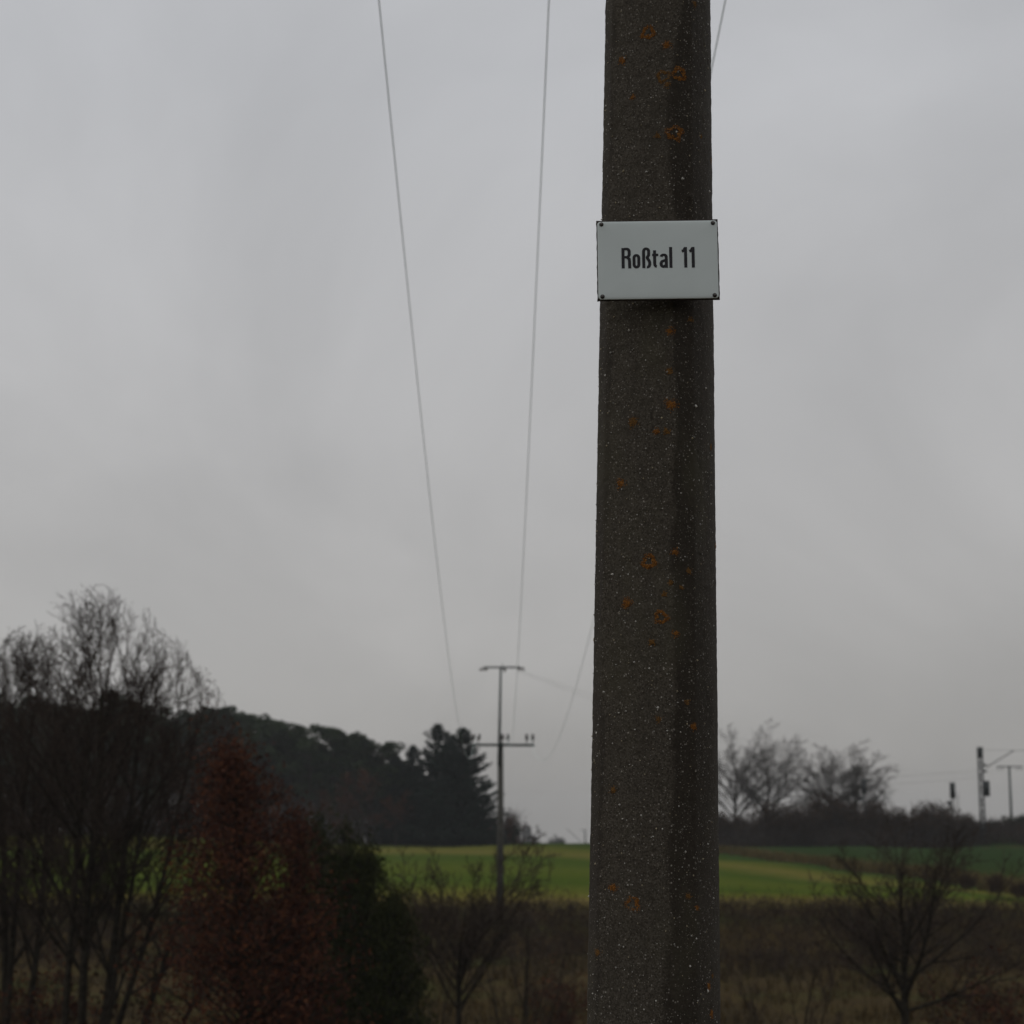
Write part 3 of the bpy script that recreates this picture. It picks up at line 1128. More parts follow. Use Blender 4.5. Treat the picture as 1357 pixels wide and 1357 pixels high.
# lattice railway mast
D4 = 192.0
b4_ = on_ground(1303.5, D4)
mast = empty('railway_mast', b4_, 'tall lattice railway mast with a box on its right side', 'mast')
zm = rel(1303, 990, D4, b4_).z
chord = MB()
for sx in (-0.19, 0.19):
    chord.box((sx, 0, zm / 2 - 0.3), (0.15, 0.22, zm + 0.6))
add('chords', chord.mesh('chords'), M['dark_steel'], mast)
nl = 16
for k in range(nl):
    z0 = zm * k / nl
    z1 = zm * (k + 1) / nl
    a, b = (-0.17, 0.17) if k % 2 else (0.17, -0.17)
    add('lacing_bar', MB().tube([(a, -0.15, z0), (b, -0.15, z1)], 0.05, 6).mesh('lacing'), M['dark_steel'], mast)
add('top_plate', MB().box((0, 0, zm - 0.55), (0.55, 0.3, 1.1)).mesh('top_plate'), M['dark_steel'], mast)
for zk in (1022, 1014):
    zz_ = rel(1303, zk, D4, b4_).z
    add('clamp', MB().box((0.42, 0, zz_), (0.4, 0.2, 0.22)).mesh('clamp'), M['dark_steel'], mast)
bz = rel(1310, 1045, D4, b4_)
add('signal_box', MB().box((0.52, -0.1, bz.z), (0.52, 0.35, 1.55)).box((0.30, -0.1, bz.z), (0.12, 0.1, 0.3)).mesh('signal_box'), M['dark_steel'], mast)
c1, c2, c3 = rel(1307, 1017, D4, b4_), rel(1343, 995, D4, b4_), rel(1400, 993, D4, b4_)
add('cantilever', MB().tube([(c1.x, 0, c1.z), (c2.x, 0, c2.z)], 0.05, 8).tube([(c2.x - 0.3, 0, c2.z), (c3.x, 0, c3.z)], 0.025, 6)
    .tube([(0.2, 0, zm - 0.3), (c2.x, 0, c2.z + 0.05)], 0.014, 6).mesh('cantilever', True), M['galv'], mast)

for i, (pyl, pyr, lb) in enumerate(((1031, 1020, 'highest railway wire left of the lattice mast'), (1040, 1030, 'lower railway wire left of the lattice mast'))):
    wire('railway_wire', pix(1010, pyl, D4 + 8), pix(1302, pyr, D4), 0.35, 0.009, M['thin_wire'], lb, group='railway wires left of the mast')


def signal_post(px, ptop, pbot, d, wpx, label):
    b = on_ground(px, d)
    o = empty('railway_signal', b, label, 'signal', 'railway signals in the hedge')
    k = d / F
    z1, z0 = rel(px, ptop, d, b).z, rel(px, pbot, d, b).z
    wd = wpx * k
    add('post', MB().tube([(0, 0, -0.3), (0, 0, z1 - 0.2)], 0.08, 8).mesh('post', True), M['dark_steel'], o)
    hd = MB().box((0, -0.15, (z0 + z1) / 2), (wd, 0.25, z1 - z0))
    add('signal_head', hd.mesh('signal_head'), M['dark_steel'], o)
    add('side_lamp', MB().tube([(-wd * 0.75, -0.1, z0 - 0.75), (-wd * 0.75, -0.1, z0 - 0.25)], [0.17, 0.2], 10).box((-wd * 0.4, -0.1, z0 - 0.5), (wd * 0.8, 0.06, 0.06)).mesh('side_lamp'), M['dark_steel'], o)
    lad = MB()
    for sx in (0.35, 0.62):
        lad.tube([(sx, 0, 0), (sx, 0, z1 - 1.0)], 0.02, 5)
    for kk in range(12):
        lad.tube([(0.35, 0, 0.4 + kk * (z1 - 1.6) / 12), (0.62, 0, 0.4 + kk * (z1 - 1.6) / 12)], 0.015, 5)
    add('ladder', lad.mesh('ladder'), M['dark_steel'], o)


signal_post(1264.5, 1037, 1058, 196, 6.5, 'dark railway signal showing above the hedge left of the lattice mast')
signal_post(1147, 1032, 1052, 199, 6, 'dark railway signal half hidden among the bare trees')

# ------------------------------------------------------------------ things beyond the crest
D5 = 600.0
hb = on_ground(697.5, D5)
hz = rel(697, 1097, D5, hb).z
house = empty('tower_house', hb, 'pale grey tower-like building far off beyond the field crest', 'building')
add('wall', MB().box((0, 0, hz / 2), (3.0, 3.0, hz)).mesh('far_wall'), M['plaster'], house)
rf = MB()
rf.raw([(-1.7, -1.7, hz), (1.7, -1.7, hz), (1.7, 1.7, hz), (-1.7, 1.7, hz), (0, 0, hz + 1.3)], [(0, 3, 2, 1)], [(0, 1, 4), (1, 2, 4), (2, 3, 4), (3, 0, 4)])
add('roof', rf.mesh('far_roof'), M['roof_tile'], house)
pn = MB().box((0, 0, 0), (0.7, 0.08, 0.9)).mesh('far_pane')
for x_ in (-0.8, 0.8):
    for zf in (0.42, 0.62, 0.85):
        add('window', pn, M['pane'], house, (x_, -1.53, hz * zf))
sb = on_ground(707, D5 + 4)
shed = empty('side_building', sb, 'small grey gabled building beside the distant tower-like building', 'building')
shz = rel(707, 1112, D5, sb).z
add('wall', MB().box((0, 0, shz / 2), (2.6, 4, shz)).mesh('shed_wall'), M['plaster'], shed)
rf = MB()
rf.raw([(-1.5, -2.2, shz), (1.5, -2.2, shz), (1.5, 2.2, shz), (-1.5, 2.2, shz), (0, -2.2, shz + 1.6), (0, 2.2, shz + 1.6)], [(0, 1, 2, 3), (0, 3, 5, 4), (1, 4, 5, 2)], [(0, 4, 1), (2, 5, 3)])
add('roof', rf.mesh('shed_roof'), M['roof_tile'], shed)

D6 = 520.0
mb_ = on_ground(775.5, D6)
fm = empty('railway_mast', mb_, 'tiny railway mast with a slanting arm on the horizon left of the near pole', 'mast')
mz = rel(775, 1099, D6, mb_).z
add('post', MB().box((0, 0, mz / 2), (0.38, 0.38, mz)).mesh('far_post'), M['galv'], fm)
add('bracket_arm', MB().tube([(0, 0, mz - 0.3), (-1.3, 0, mz - 0.1)], 0.08, 6).mesh('far_arm'), M['galv'], fm)
e1, e2 = rel(770, 1116, D6, mb_), rel(751, 1098, D6, mb_)
add('cantilever', MB().tube([(e1.x, 0, e1.z), (e2.x, 0, e2.z)], 0.09, 6).mesh('far_cant'), M['galv'], fm)


# ------------------------------------------------------------------ forest behind the field
def clump_cloud(rng, centers, radii, per, size, squash=0.7, aspect=0.6, flat=0.2):
    """leaf quads on the shells of many small clumps"""
    cs = np.repeat(centers, per, 0)
    rs = np.repeat(radii, per, 0)[:, None]
    d = rng.normal(size=cs.shape)
    d /= np.linalg.norm(d, axis=1, keepdims=True)
    p = cs + d * rs * np.array([1, 1, squash]) * rng.uniform(0.55, 1.08, (len(cs), 1))
    return leaves(p, size, rng, flat=flat, aspect=aspect)


def join_vq(parts):
    V, Q, off, mi = [], [], 0, []
    for i, (v, q) in enumerate(parts):
        V.append(v)
        Q.append(q + off)
        mi.append(np.full(len(q), i))
        off += len(v)
    return np.concatenate(V), np.concatenate(Q), np.concatenate(mi)


def pine_proto(seed, crown_from=0.5, wide=0.19):
    """Scots pine of unit-ish height 10 m"""
    rng = np.random.default_rng(seed)
    Hh = 10.0
    polys, cen, rad = [], [], []
    lean = rng.normal(size=2) * 0.02
    tr = np.array([(lean[0] * z + 0.05 * math.sin(z), lean[1] * z, z) for z in np.linspace(-0.3, Hh * 0.96, 9)])
    polys.append((tr, np.linspace(0.16, 0.03, 9), 7))
    for k in range(34):
        f = crown_from + (1 - crown_from) * (k + rng.random()) / 34
        z = Hh * f
        prof = math.sin(math.pi * min(1, (1.04 - f) / (1.04 - crown_from)) ** 0.75) ** 0.6
        ln = Hh * wide * prof * rng.uniform(0.55, 1.15)
        a = rng.uniform(0, 6.28)
        st = np.array([lean[0] * z, lean[1] * z, z])
        en = st + np.array([math.cos(a) * ln, math.sin(a) * ln, ln * rng.uniform(0.1, 0.5)])
        md = (st + en) / 2 + np.array([0, 0, -0.08])
        polys.append((np.array([st, md, en]), np.array([0.05, 0.035, 0.015]), 4))
        for c_ in range(3):
            q = st + (en - st) * rng.uniform(0.45, 1.05) + rng.normal(size=3) * 0.18
            cen.append(q)
            rad.append(rng.uniform(0.32, 0.62))
    cen.append(np.array([lean[0] * Hh, lean[1] * Hh, Hh * 0.97]))
    rad.append(0.45)
    v1, q1 = tubes(polys)
    v2, q2 = clump_cloud(rng, np.array(cen), np.array(rad), 62, 0.15, 0.7)
    return mesh_from('pine_trunk', v1, q1, smooth=True), mesh_from('pine_crown', v2, q2)


def spruce_proto(seed, Hh=10.0, wide=0.30, low=0.05):
    rng = np.random.default_rng(seed)
    tr = np.array([(0, 0, z) for z in np.linspace(-0.3, Hh, 7)])
    polys = [(tr, np.linspace(0.17, 0.02, 7), 7)]
    cs, dirs = [], []
    lev = 30
    for k in range(lev):
        f = low + (0.985 - low) * (k / (lev - 1)) ** 0.92
        z = Hh * f
        R = Hh * wide * (1 - f) ** 0.82 * rng.uniform(0.85, 1.15) + 0.12
        nb = 9 if f < 0.75 else 6
        a0 = rng.uniform(0, 6.28)
        for j in range(nb):
            a = a0 + 6.283 * j / nb + rng.normal() * 0.15
            ln = R * rng.uniform(0.72, 1.12)
            rise = 0.55 if f > 0.86 else (0.1 if f > 0.6 else -0.15)
            p = []
            for s_ in np.linspace(0, 1, 5):
                dz = rise * ln * s_ + 0.20 * ln * s_ ** 3 - 0.12 * ln * math.sin(s_ * 3.14)
                p.append((math.cos(a) * ln * s_, math.sin(a) * ln * s_, z + dz))
            p = np.array(p)
            polys.append((p, np.array([0.04, 0.03, 0.022, 0.015, 0.008]), 3))
            m_ = int(14 + 50 * ln)
            s_ = rng.uniform(0.12, 1.0, m_)
            base_ = np.stack([np.interp(s_, np.linspace(0, 1, 5), p[:, i]) for i in range(3)], 1)
            wdt = 0.24 * ln * (1.1 - s_) + 0.05
            side = np.array([-math.sin(a), math.cos(a), 0])
            base_ += side * (rng.uniform(-1, 1, m_) * wdt)[:, None]
            base_[:, 2] -= np.abs(rng.normal(size=m_)) * 0.10 * (0.4 + ln * 0.25)
            cs.append(base_)
    cs = np.concatenate(cs)
    top = np.array([(0, 0, Hh * 0.97)]) + rng.normal(size=(60, 3)) * np.array([0.07, 0.07, 0.22])
    cs = np.concatenate([cs, top])
    v1, q1 = tubes(polys)
    v2, q2 = leaves(cs, 0.14, rng, flat=0.55, aspect=0.45)
    return mesh_from('spruce_trunk', v1, q1, smooth=True), mesh_from('spruce_crown', v2, q2)


def place(name, protos, mats, px, ptop, d, label, group, rz, href=10.0, wide=1.0, cat='tree'):
    b = on_ground(px, d)
    h = pix(px, ptop, d).z - b.z
    o = empty(name, b, label, cat, group)
    o.rotation_euler = (0, 0, rz)
    s_ = h / href
    o.scale = (s_ * wide, s_ * wide, s_)
    add('trunk', protos[0], M[mats[0]], o)
    add('crown', protos[1], M[mats[1]], o)
    return o


rf_ = random.Random(12)
pines = [pine_proto(s, cf, wd) for s, cf, wd in ((1, 0.30, 0.20), (2, 0.36, 0.23), (3, 0.26, 0.18), (4, 0.40, 0.25))]
ORD = ['first', 'second', 'third', 'fourth', 'fifth', 'sixth', 'seventh', 'eighth', 'ninth', 'tenth', 'eleventh', 'twelfth', 'thirteenth', 'fourteenth', 'fifteenth', 'sixteenth', 'seventeenth']
# skyline pines seen through the bare trees at the left
LEFT = [(-25, 930), (12, 943), (36, 930), (70, 942), (104, 951), (128, 946), (152, 924), (178, 944), (204, 960)]
for i, (px_, py_) in enumerate(LEFT):
    place('pine_tree', pines[i % 4], ('far_bark', 'pine_needles'), px_, py_, 205 + rf_.uniform(-2, 5),
          f'{ORD[i]} pine from the left edge, seen through the bare trees', 'forest pines', rf_.uniform(0, 6), wide=1.15)
MID = [(250, 946), (281, 948), (314, 952), (335, 972), (354, 961), (381, 965), (408, 967), (434, 972), (461, 975), (487, 985), (506, 991)]
for i, (px_, py_) in enumerate(MID):
    place('pine_tree', pines[(i * 3 + 1) % 4], ('far_bark', 'pine_needles'), px_, py_, 207 + rf_.uniform(-2, 5),
          f'{ORD[i]} rounded pine crown on the forest skyline right of the tall bare trees', 'forest pines', rf_.uniform(0, 6), wide=1.2)
n_back = 0
for row, (d0, drop) in enumerate(((218, 5), (226, 8))):
    for px_ in np.arange(-40 + row * 16, 545, 29 + row * 16):
        sky_y = np.interp(px_, [-40, 150, 320, 440, 545], [940, 938, 962, 980, 1004]) + drop + rf_.uniform(2, 14)
        place('pine_tree', pines[rf_.randrange(4)], ('far_bark', 'pine_needles'), px_ + rf_.uniform(-5, 5), sky_y, d0 + rf_.uniform(-3, 3),
              'dark pine standing deeper in the forest behind the front pines', 'pines deeper in the forest', rf_.uniform(0, 6), wide=1.15)
spr = [spruce_proto(11, wide=0.34), spruce_proto(12, wide=0.36), spruce_proto(13, wide=0.3)]
SPR = [(580, 960, 203, 0, 1.35, 'tallest dark spruce with a forked tip left of the field pole'),
       (613, 965, 198, 1, 1.4, 'dark spruce with layered boughs right behind the field pole'),
       (546, 988, 206, 2, 1.4, 'shorter spruce left of the tall spruce pair'),
       (524, 1001, 206, 0, 1.3, 'low spruce between the pines and the spruce pair'),
       (597, 975, 208, 2, 1.6, 'spruce half hidden between the two tall spruces')]
for px_, py_, d_, k_, wd_, lb in SPR:
    place('spruce_tree', spr[k_], ('far_bark', 'spruce_needles'), px_, py_, d_, lb, 'spruces at the end of the forest', rf_.uniform(0, 6), wide=wd_)


def leafy_proto(seed, Hh, spread, size, per, mats_name, lv=None):
    """small broad-leaved tree still holding leaves"""
    T = Tree(seed)
    P = variant(BARE, l0=dict(kids=9, start=0.15, angle=0.8, ratio=spread, seg=6), l1=dict(kids=6, seg=5, sides=4), l2=dict(kids=4, seg=4, sides=3), split=0.03, rmin=0.008)
    P.pop(4)
    P[3] = dict(seg=3, wander=0.15, up=0.03, sides=3, end=0.5)
    T.branch(np.array([0, 0, -0.2]), np.array([0.0, 0, 1]), Hh * 0.85, 0.09 * Hh / 6, 0, P)
    polys = T.big + T.small
    v1, q1 = tubes(polys)
    tips = np.array(T.tips)
    rng = np.random.default_rng(seed)
    c_ = np.repeat(tips, per, 0) + rng.normal(size=(len(tips) * per, 3)) * 0.16
    v2, q2 = leaves(c_, size, rng, aspect=0.7)
    return mesh_from(mats_name + '_trunk', v1, q1, smooth=True), mesh_from(mats_name + '_crown', v2, q2)


beech = [leafy_proto(31, 6, 0.5, 0.10, 3, 'beech'), leafy_proto(32, 6, 0.6, 0.10, 3, 'beech')]
BEE = [(478, 1012, 200, 'russet-leaved tree in front of the right end of the pine forest'), (447, 1048, 200, 'low russet tree below the middle pines'),
       (408, 1062, 201, 'reddish brown tree at the forest foot right of the russet foreground tree'), (150, 1020, 200, 'brownish tree in the forest edge behind the tall bare trees'),
       (60, 1030, 200, 'brownish tree in the forest edge at the far left'), (524, 1048, 200, 'low brown tree at the foot of the spruces'),
       (675, 1078, 196, 'small reddish shrub right behind the foot of the field pole'), (240, 1015, 201, 'brownish tree in the forest edge between bare trees and russet tree'), (686, 1100, 204, 'lowest reddish bush at the right end of the forest')]
for i, (px_, py_, d_, lb) in enumerate(BEE):
    place('beech_tree', beech[i % 2], ('far_bark', 'russet_far'), px_, py_, d_, lb, 'russet trees along the forest edge', rf_.uniform(0, 6), href=6.2, wide=1.0 if px_ < 600 else 0.75)

# undergrowth along the forest foot: one mass
rng = np.random.default_rng(77)
polys, lc = [], []
for k in range(2600):
    u_ = rng.uniform(-0.30, 0.004)
    d_ = 203 + rng.uniform(0, 22)
    x_ = u_ * d_
    z_ = H(x_, d_)
    hh = rng.uniform(2.0, 8.5) * (1.0 if u_ < -0.065 else 0.7 if u_ < -0.03 else 0.45)
    dx, dy = rng.normal(size=2) * 0.12
    p = np.array([(x_ + dx * hh * s_ + rng.normal() * 0.08, d_ + dy * hh * s_, z_ - 0.1 + hh * s_) for s_ in (0, 0.35, 0.7, 1.0)])
    polys.append((p, np.array([0.05, 0.04, 0.028, 0.01]), 3))
    for j in range(3):
        s0 = rng.uniform(0.3, 0.95)
        q0 = p[0] + (p[-1] - p[0]) * s0
        e = rng.normal(size=3) * np.array([0.6, 0.6, 0.3]) + np.array([0, 0, 0.6])
        polys.append((np.array([q0, q0 + e * 0.6, q0 + e * 1.2]), np.array([0.02, 0.014, 0.008]), 3))
    lc.append(p[0] + (p[-1] - p[0]) * rng.uniform(0.15, 1.0, (10, 1)) + rng.normal(size=(10, 3)) * np.array([0.6, 0.6, 0.4]))
v1, q1 = tubes(polys)
v2, q2 = leaves(np.concatenate(lc), 0.15, rng)
V, Q, mi = join_vq([(v1, q1), (v2, q2)])
und = add('forest_undergrowth', mesh_from('forest_undergrowth', V, Q, mat_idx=mi), [M['far_bark'], M['dead_leaf']])
kind(und, 'stuff', 'dark brown undergrowth along the foot of the forest')

# ------------------------------------------------------------------ bare trees and hedge on the right horizon
FARBARE = variant(BARE, l0=dict(kids=22, start=0.25, angle=0.80, ratio=0.86, taper=0.25, seg=6, sides=6, wander=0.03), l1=dict(kids=11, seg=5, sides=4, angle=0.5, up=0.02, ratio=0.34, wander=0.04), l2=dict(kids=7.5, seg=3, sides=3, ratio=0.5, wander=0.05, up=0.01, angle=0.6), l3=dict(kids=3.5, seg=2, wander=0.05, up=0.01),
                  rmin=0.0100, split=0.06)
FARBARE[4].update(seg=1, wander=0.05)
HB = [(972, 938, 204, 41, 'bare tree showing right beside the near pole on the horizon', 0.55), (1014, 940, 207, 42, 'rounded bare tree right of the first one beside the near pole', 0.5),
      (1095, 955, 208, 43, 'wide rounded bare tree over the middle of the right hedge', 0.52), (1136, 962, 204, 44, 'bare tree by the half hidden railway signal', 0.5)]
for px_, py_, d_, seed, lb, ln in HB:
    b = on_ground(px_, d_)
    h = pix(px_, py_, d_).z - b.z
    hb_, _ = bare_tree('bare_tree', seed, b, h, 0.19, lb, 'tree', 'bare trees on the right horizon', stems=[((0.04, 0, 1), ln, 1.0)],
              P=FARBARE, mats=('far_bark', 'grey_twig'))
    hb_.scale = (1.35, 1.35, 1.04)


def shrub_proto(seed, n_stem, Hh, wd, r, leaf=None, per=0, lsize=0.05, kids=5, sub=4):
    """multi-stemmed twiggy shrub"""
    rng = np.random.default_rng(seed)
    T = Tree(seed)
    P = {0: dict(seg=5, wander=0.10, up=0.05, kids=kids, angle=0.55, ratio=0.5, sides=4, taper=0.4, rr=0.6, end=0.3, **{'from': 0.2}),
         1: dict(seg=4, wander=0.14, up=0.05, kids=sub, angle=0.6, ratio=0.5, sides=3, taper=0.4, rr=0.7, end=0.4, **{'from': 0.15}),
         2: dict(seg=3, wander=0.16, up=0.04, sides=3, end=0.5), 'rmin': r * 0.28, 'split': 0.0}
    for k in range(n_stem):
        a = rng.uniform(0, 6.28)
        t_ = rng.uniform(0.05, wd)
        T.branch(np.array([math.cos(a) * 0.3 * rng.random(), math.sin(a) * 0.3 * rng.random(), -0.1]), np.array([math.cos(a) * t_, math.sin(a) * t_, 1.0]) / math.hypot(1, t_), Hh * rng.uniform(0.6, 1.0), r * rng.uniform(0.7, 1.2), 0, P)
    v1, q1 = tubes(T.big + T.small)
    st = mesh_from('shrub_stems', v1, q1, smooth=True)
    if per:
        tips = np.array(T.tips)
        c_ = np.repeat(tips, per, 0) + rng.normal(size=(len(tips) * per, 3)) * lsize * 1.6
        v2, q2 = leaves(c_, lsize, rng, aspect=0.65)
        return st, mesh_from('shrub_leaves', v2, q2)
    return st, None


def shrub(protos, mats, loc, rz, sc, label, group, name='shrub'):
    o = empty(name, loc, label, 'shrub', group)
    o.rotation_euler = (0, 0, rz)
    o.scale = sc if isinstance(sc, tuple) else (sc, sc, sc)
    add('stems', protos[0], M[mats[0]], o)
    if protos[1]:
        add('leaves', protos[1], M[mats[1]], o)
    return o


hed = [shrub_proto(51, 34, 4.0, 0.8, 0.04, True, 2, 0.11, 6, 5), shrub_proto(52, 30, 4.0, 0.7, 0.04, True, 2, 0.11, 6, 5), shrub_proto(53, 36, 4.0, 0.9, 0.04, True, 1, 0.11, 6, 5)]
HX = [(948, 1068), (972, 1072), (996, 1066), (1020, 1060), (1046, 1058), (1070, 1052), (1094, 1046), (1116, 1052), (1138, 1056), (1160, 1058), (1182, 1060), (1204, 1062), (1226, 1060), (1246, 1056), (1266, 1062), (1284, 1072), (1300, 1084)]
for i, (px_, py_) in enumerate(HX):
    d_ = 194 + rf_.uniform(-2, 5)
    b = on_ground(px_, d_)
    h = (pix(px_, py_ + 8, d_).z - b.z) / 4.6
    shrub(hed[i % 3], ('far_bark', 'dead_leaf'), b, rf_.uniform(0, 6), (h * 0.95, h * 0.95, h * 1.05),
          f'{ORD[i]} bush of the dark leafless hedge, counted rightwards from the near pole', 'hedge bushes on the right horizon', 'hedge_bush')
rng = np.random.default_rng(78)
polys, lc = [], []
for k in range(2100):
    px_ = rng.uniform(945, 1385)
    d_ = 191 + rng.uniform(0, 11)
    b = on_ground(px_, d_)
    hh = rng.uniform(0.6, 2.2) * (1.0 if px_ < 1285 else 0.6)
    p = np.array([(b.x + rng.normal() * 0.2 * s_, d_ + rng.normal() * 0.2 * s_, b.z - 0.1 + hh * s_) for s_ in (0, 0.5, 1.0)])
    polys.append((p, np.array([0.04, 0.03, 0.012]), 3))
    for j in range(4):
        q0 = p[0] + (p[-1] - p[0]) * rng.uniform(0.2, 0.95)
        e = rng.normal(size=3) * np.array([0.5, 0.5, 0.25]) + np.array([0, 0, 0.35])
        polys.append((np.array([q0, q0 + e * 0.5, q0 + e]), np.array([0.02, 0.014, 0.008]), 3))
    lc.append(p[rng.integers(0, 3, 5)] + rng.normal(size=(5, 3)) * np.array([0.4, 0.4, 0.3]))
v1, q1 = tubes(polys)
v2, q2 = leaves(np.concatenate(lc), 0.11, rng)
V, Q, mi = join_vq([(v1, q1), (v2, q2)])
kind(add('hedge_undergrowth', mesh_from('hedge_undergrowth', V, Q, mat_idx=mi), [M['far_bark'], M['dead_leaf']]), 'stuff', 'dark tangle filling the foot of the hedge on the right')

# green bushes at the right edge under the T-shaped pole
gre = [shrub_proto(61, 22, 3.0, 0.8, 0.03, True, 5, 0.12, 5, 4), shrub_proto(62, 20, 3.0, 0.9, 0.03, True, 5, 0.12, 5, 4)]
GR = [(1318, 1088, 'dark green bush between the lattice mast and the T-shaped pole'), (1342, 1083, 'dark green bush below the T-shaped pole'), (1366, 1080, 'dark green bush cut by the right edge of the picture')]
for i, (px_, py_, lb) in enumerate(GR):
    b = on_ground(px_, 200)
    h = (pix(px_, py_, 200).z - b.z) / 3.0
    shrub(gre[i % 2], ('far_bark', 'hedge_green'), b, i * 1.7, (h * 1.2, h * 1.2, h), lb, 'green bushes at the right edge', 'green_bush')

# rounded tree beyond the crest, and a bare one by the far building
bt = on_ground(739, 560)
s_ = (pix(739, 1111, 560).z - bt.z) / 3.0
shrub(gre[0], ('far_bark', 'hedge_green'), bt, 0.4, (s_ * 0.85, s_ * 0.85, s_), 'small dark rounded tree on the horizon left of the near pole', None, 'round_tree')

# ------------------------------------------------------------------ brambles, dry grass, bank
rng = np.random.default_rng(90)
polys, lc = [], []
for k in range(3500):
    u_ = rng.uniform(-0.30, 0.30)
    x0 = u_ * 92
    off = 0.5 * 0.36 * 3 * math.log1p(math.exp((x0 - 4) / 3.0))
    dn = rng.random() ** 1.6
    d_ = 94.4 - off - 13.0 * dn
    x_ = u_ * d_
    z_ = H(x_, d_)
    wave = 0.78 + 0.34 * math.sin(x_ * 0.55 + 0.7) + 0.28 * math.sin(x_ * 1.3) + 0.22 * math.sin(x_ * 3.1 + 1)
    hh = rng.uniform(0.35, 1.05) * max(0.35, wave) * (1 - 0.45 * dn)
    # arching cane
    a = rng.uniform(0, 6.28)
    ln = hh * rng.uniform(0.5, 1.4)
    p = np.array([(x_ + math.cos(a) * ln * s_, d_ + math.sin(a) * ln * s_ * 0.7, z_ - 0.05 + hh * math.sin(s_ * 2.2)) for s_ in (0, 0.3, 0.6, 0.85, 1.0)])
    polys.append((p, np.array([0.016, 0.014, 0.012, 0.009, 0.006]), 3))
    for j in range(3):
        q0 = p[rng.integers(1, 5)]
        e = rng.normal(size=3) * 0.28 + np.array([0, 0, 0.15])
        polys.append((np.array([q0, q0 + e * 0.5, q0 + e]), np.array([0.009, 0.007, 0.005]), 3))
    lc.append(p[rng.integers(1, 5, 9)] + rng.normal(size=(9, 3)) * 0.24)
v1, q1 = tubes(polys)
v2, q2 = leaves(np.concatenate(lc), 0.055, rng)
V, Q, mi = join_vq([(v1, q1), (v2, q2)])
kind(add('bramble_thicket', mesh_from('bramble_thicket', V, Q, mat_idx=mi), [M['bramble'], M['dead_leaf']]), 'stuff', 'brown bramble thicket along the lower edge of the field')


def grass_mass(name, pos, hgt_, per, mats_, label, seed, width=0.012, lean=0.35):
    """tufts of bent blades (two quads each)"""
    rng = np.random.default_rng(seed)
    n = len(pos) * per
    P0 = np.repeat(pos, per, 0) + np.concatenate([rng.normal(size=(n, 2)) * 0.09, np.zeros((n, 1))], 1)
    hh = np.repeat(hgt_, per) * rng.uniform(0.5, 1.15, n)
    a = rng.uniform(0, 6.28, n)
    ln = hh * np.abs(rng.normal(size=n)) * lean
    dx = np.stack([np.cos(a) * ln, np.sin(a) * ln, np.zeros(n)], 1)
    side = np.stack([-np.sin(a), np.cos(a), np.zeros(n)], 1) * (width * rng.uniform(0.7, 1.5, n))[:, None]
    up_ = np.stack([np.zeros(n), np.zeros(n), hh], 1)
    m1 = P0 + up_ * 0.6 + dx * 0.35
    m2 = P0 + up_ + dx
    V = np.stack([P0 - side, P0 + side, m1 - side * 0.8, m1 + side * 0.8, m2 - side * 0.15, m2 + side * 0.15], 1).reshape(-1, 3)
    i = (np.arange(n) * 6)[:, None]
    Q = np.concatenate([i + np.array([[0, 1, 3, 2]]), i + np.array([[2, 3, 5, 4]])])
    return kind(add(name, mesh_from(name, V, Q), mats_), 'stuff', label)


rng = np.random.default_rng(91)
# pale long grass along the lower field edge
u_ = rng.uniform(-0.30, 0.30, 3000)
off = 0.5 * 0.36 * 3 * np.log1p(np.exp((u_ * 96 - 4) / 3.0))
d_ = 96.3 - off + np.abs(rng.normal(size=3000)) * 1.6
pos = np.stack([u_ * d_, d_, hgt(u_ * d_, d_)], 1)
grass_mass('field_margin_grass', pos, rng.uniform(0.2, 0.5, 3000), 7, M['straw'], 'pale straw-coloured grass along the lower margin of the field', 92, 0.014)
# bank between the two fields
u_ = rng.uniform(0.085, 0.30, 2600)
d_ = np.interp(u_, [-0.8, 0.0, 0.05, 0.11, 0.17, 0.245, 0.30], [232, 230, 206, 171, 138, 112, 98]) + rng.normal(size=2600) * 1.7
pos = np.stack([u_ * d_, d_, hgt(u_ * d_, d_)], 1)
grass_mass('bank_grass', pos, rng.uniform(0.3, 0.85, 2600), 8, M['tan_grass'], 'tan dry grass on the bank between the two fields on the right', 93, 0.02)
# rough meadow in the valley
n_ = 10000
d_ = rng.uniform(40, 93, n_)
u_ = rng.uniform(-0.31, 0.31, n_)
keep = np.sin(u_ * d_ * 0.35 + d_ * 0.21) + np.sin(d_ * 0.5 - u_ * 60) + rng.normal(size=n_) * 0.9 > -0.6
u_, d_ = u_[keep], d_[keep]
pos = np.stack([u_ * d_, d_, hgt(u_ * d_, d_)], 1)
grass_mass('meadow_grass', pos, rng.uniform(0.15, 0.5, len(pos)), 6, M['olive_grass'], 'rough brown and olive grass on the valley meadow', 94, 0.012, 0.6)

# brown bushes at the right end of the bank
bs = [shrub_proto(71, 16, 1.6, 0.9, 0.018, True, 3, 0.06, 5, 4), shrub_proto(72, 16, 1.6, 0.8, 0.018, True, 3, 0.06, 5, 4)]
BS = [(1283, 108, 0.6, 'brown bush on the bank below the left railway signal'),
      (1318, 105, 0.6, 'brown bush at the end of the bank below the lattice mast'), (1352, 101, 0.55, 'brown bush on the bank at the right edge')]
for i, (px_, d_, sc2, lb) in enumerate(BS):
    shrub(bs[i % 2], ('bramble', 'dead_leaf'), on_ground(px_, d_), i * 1.3, sc2, lb, 'brown bushes on the bank', 'bank_bush')

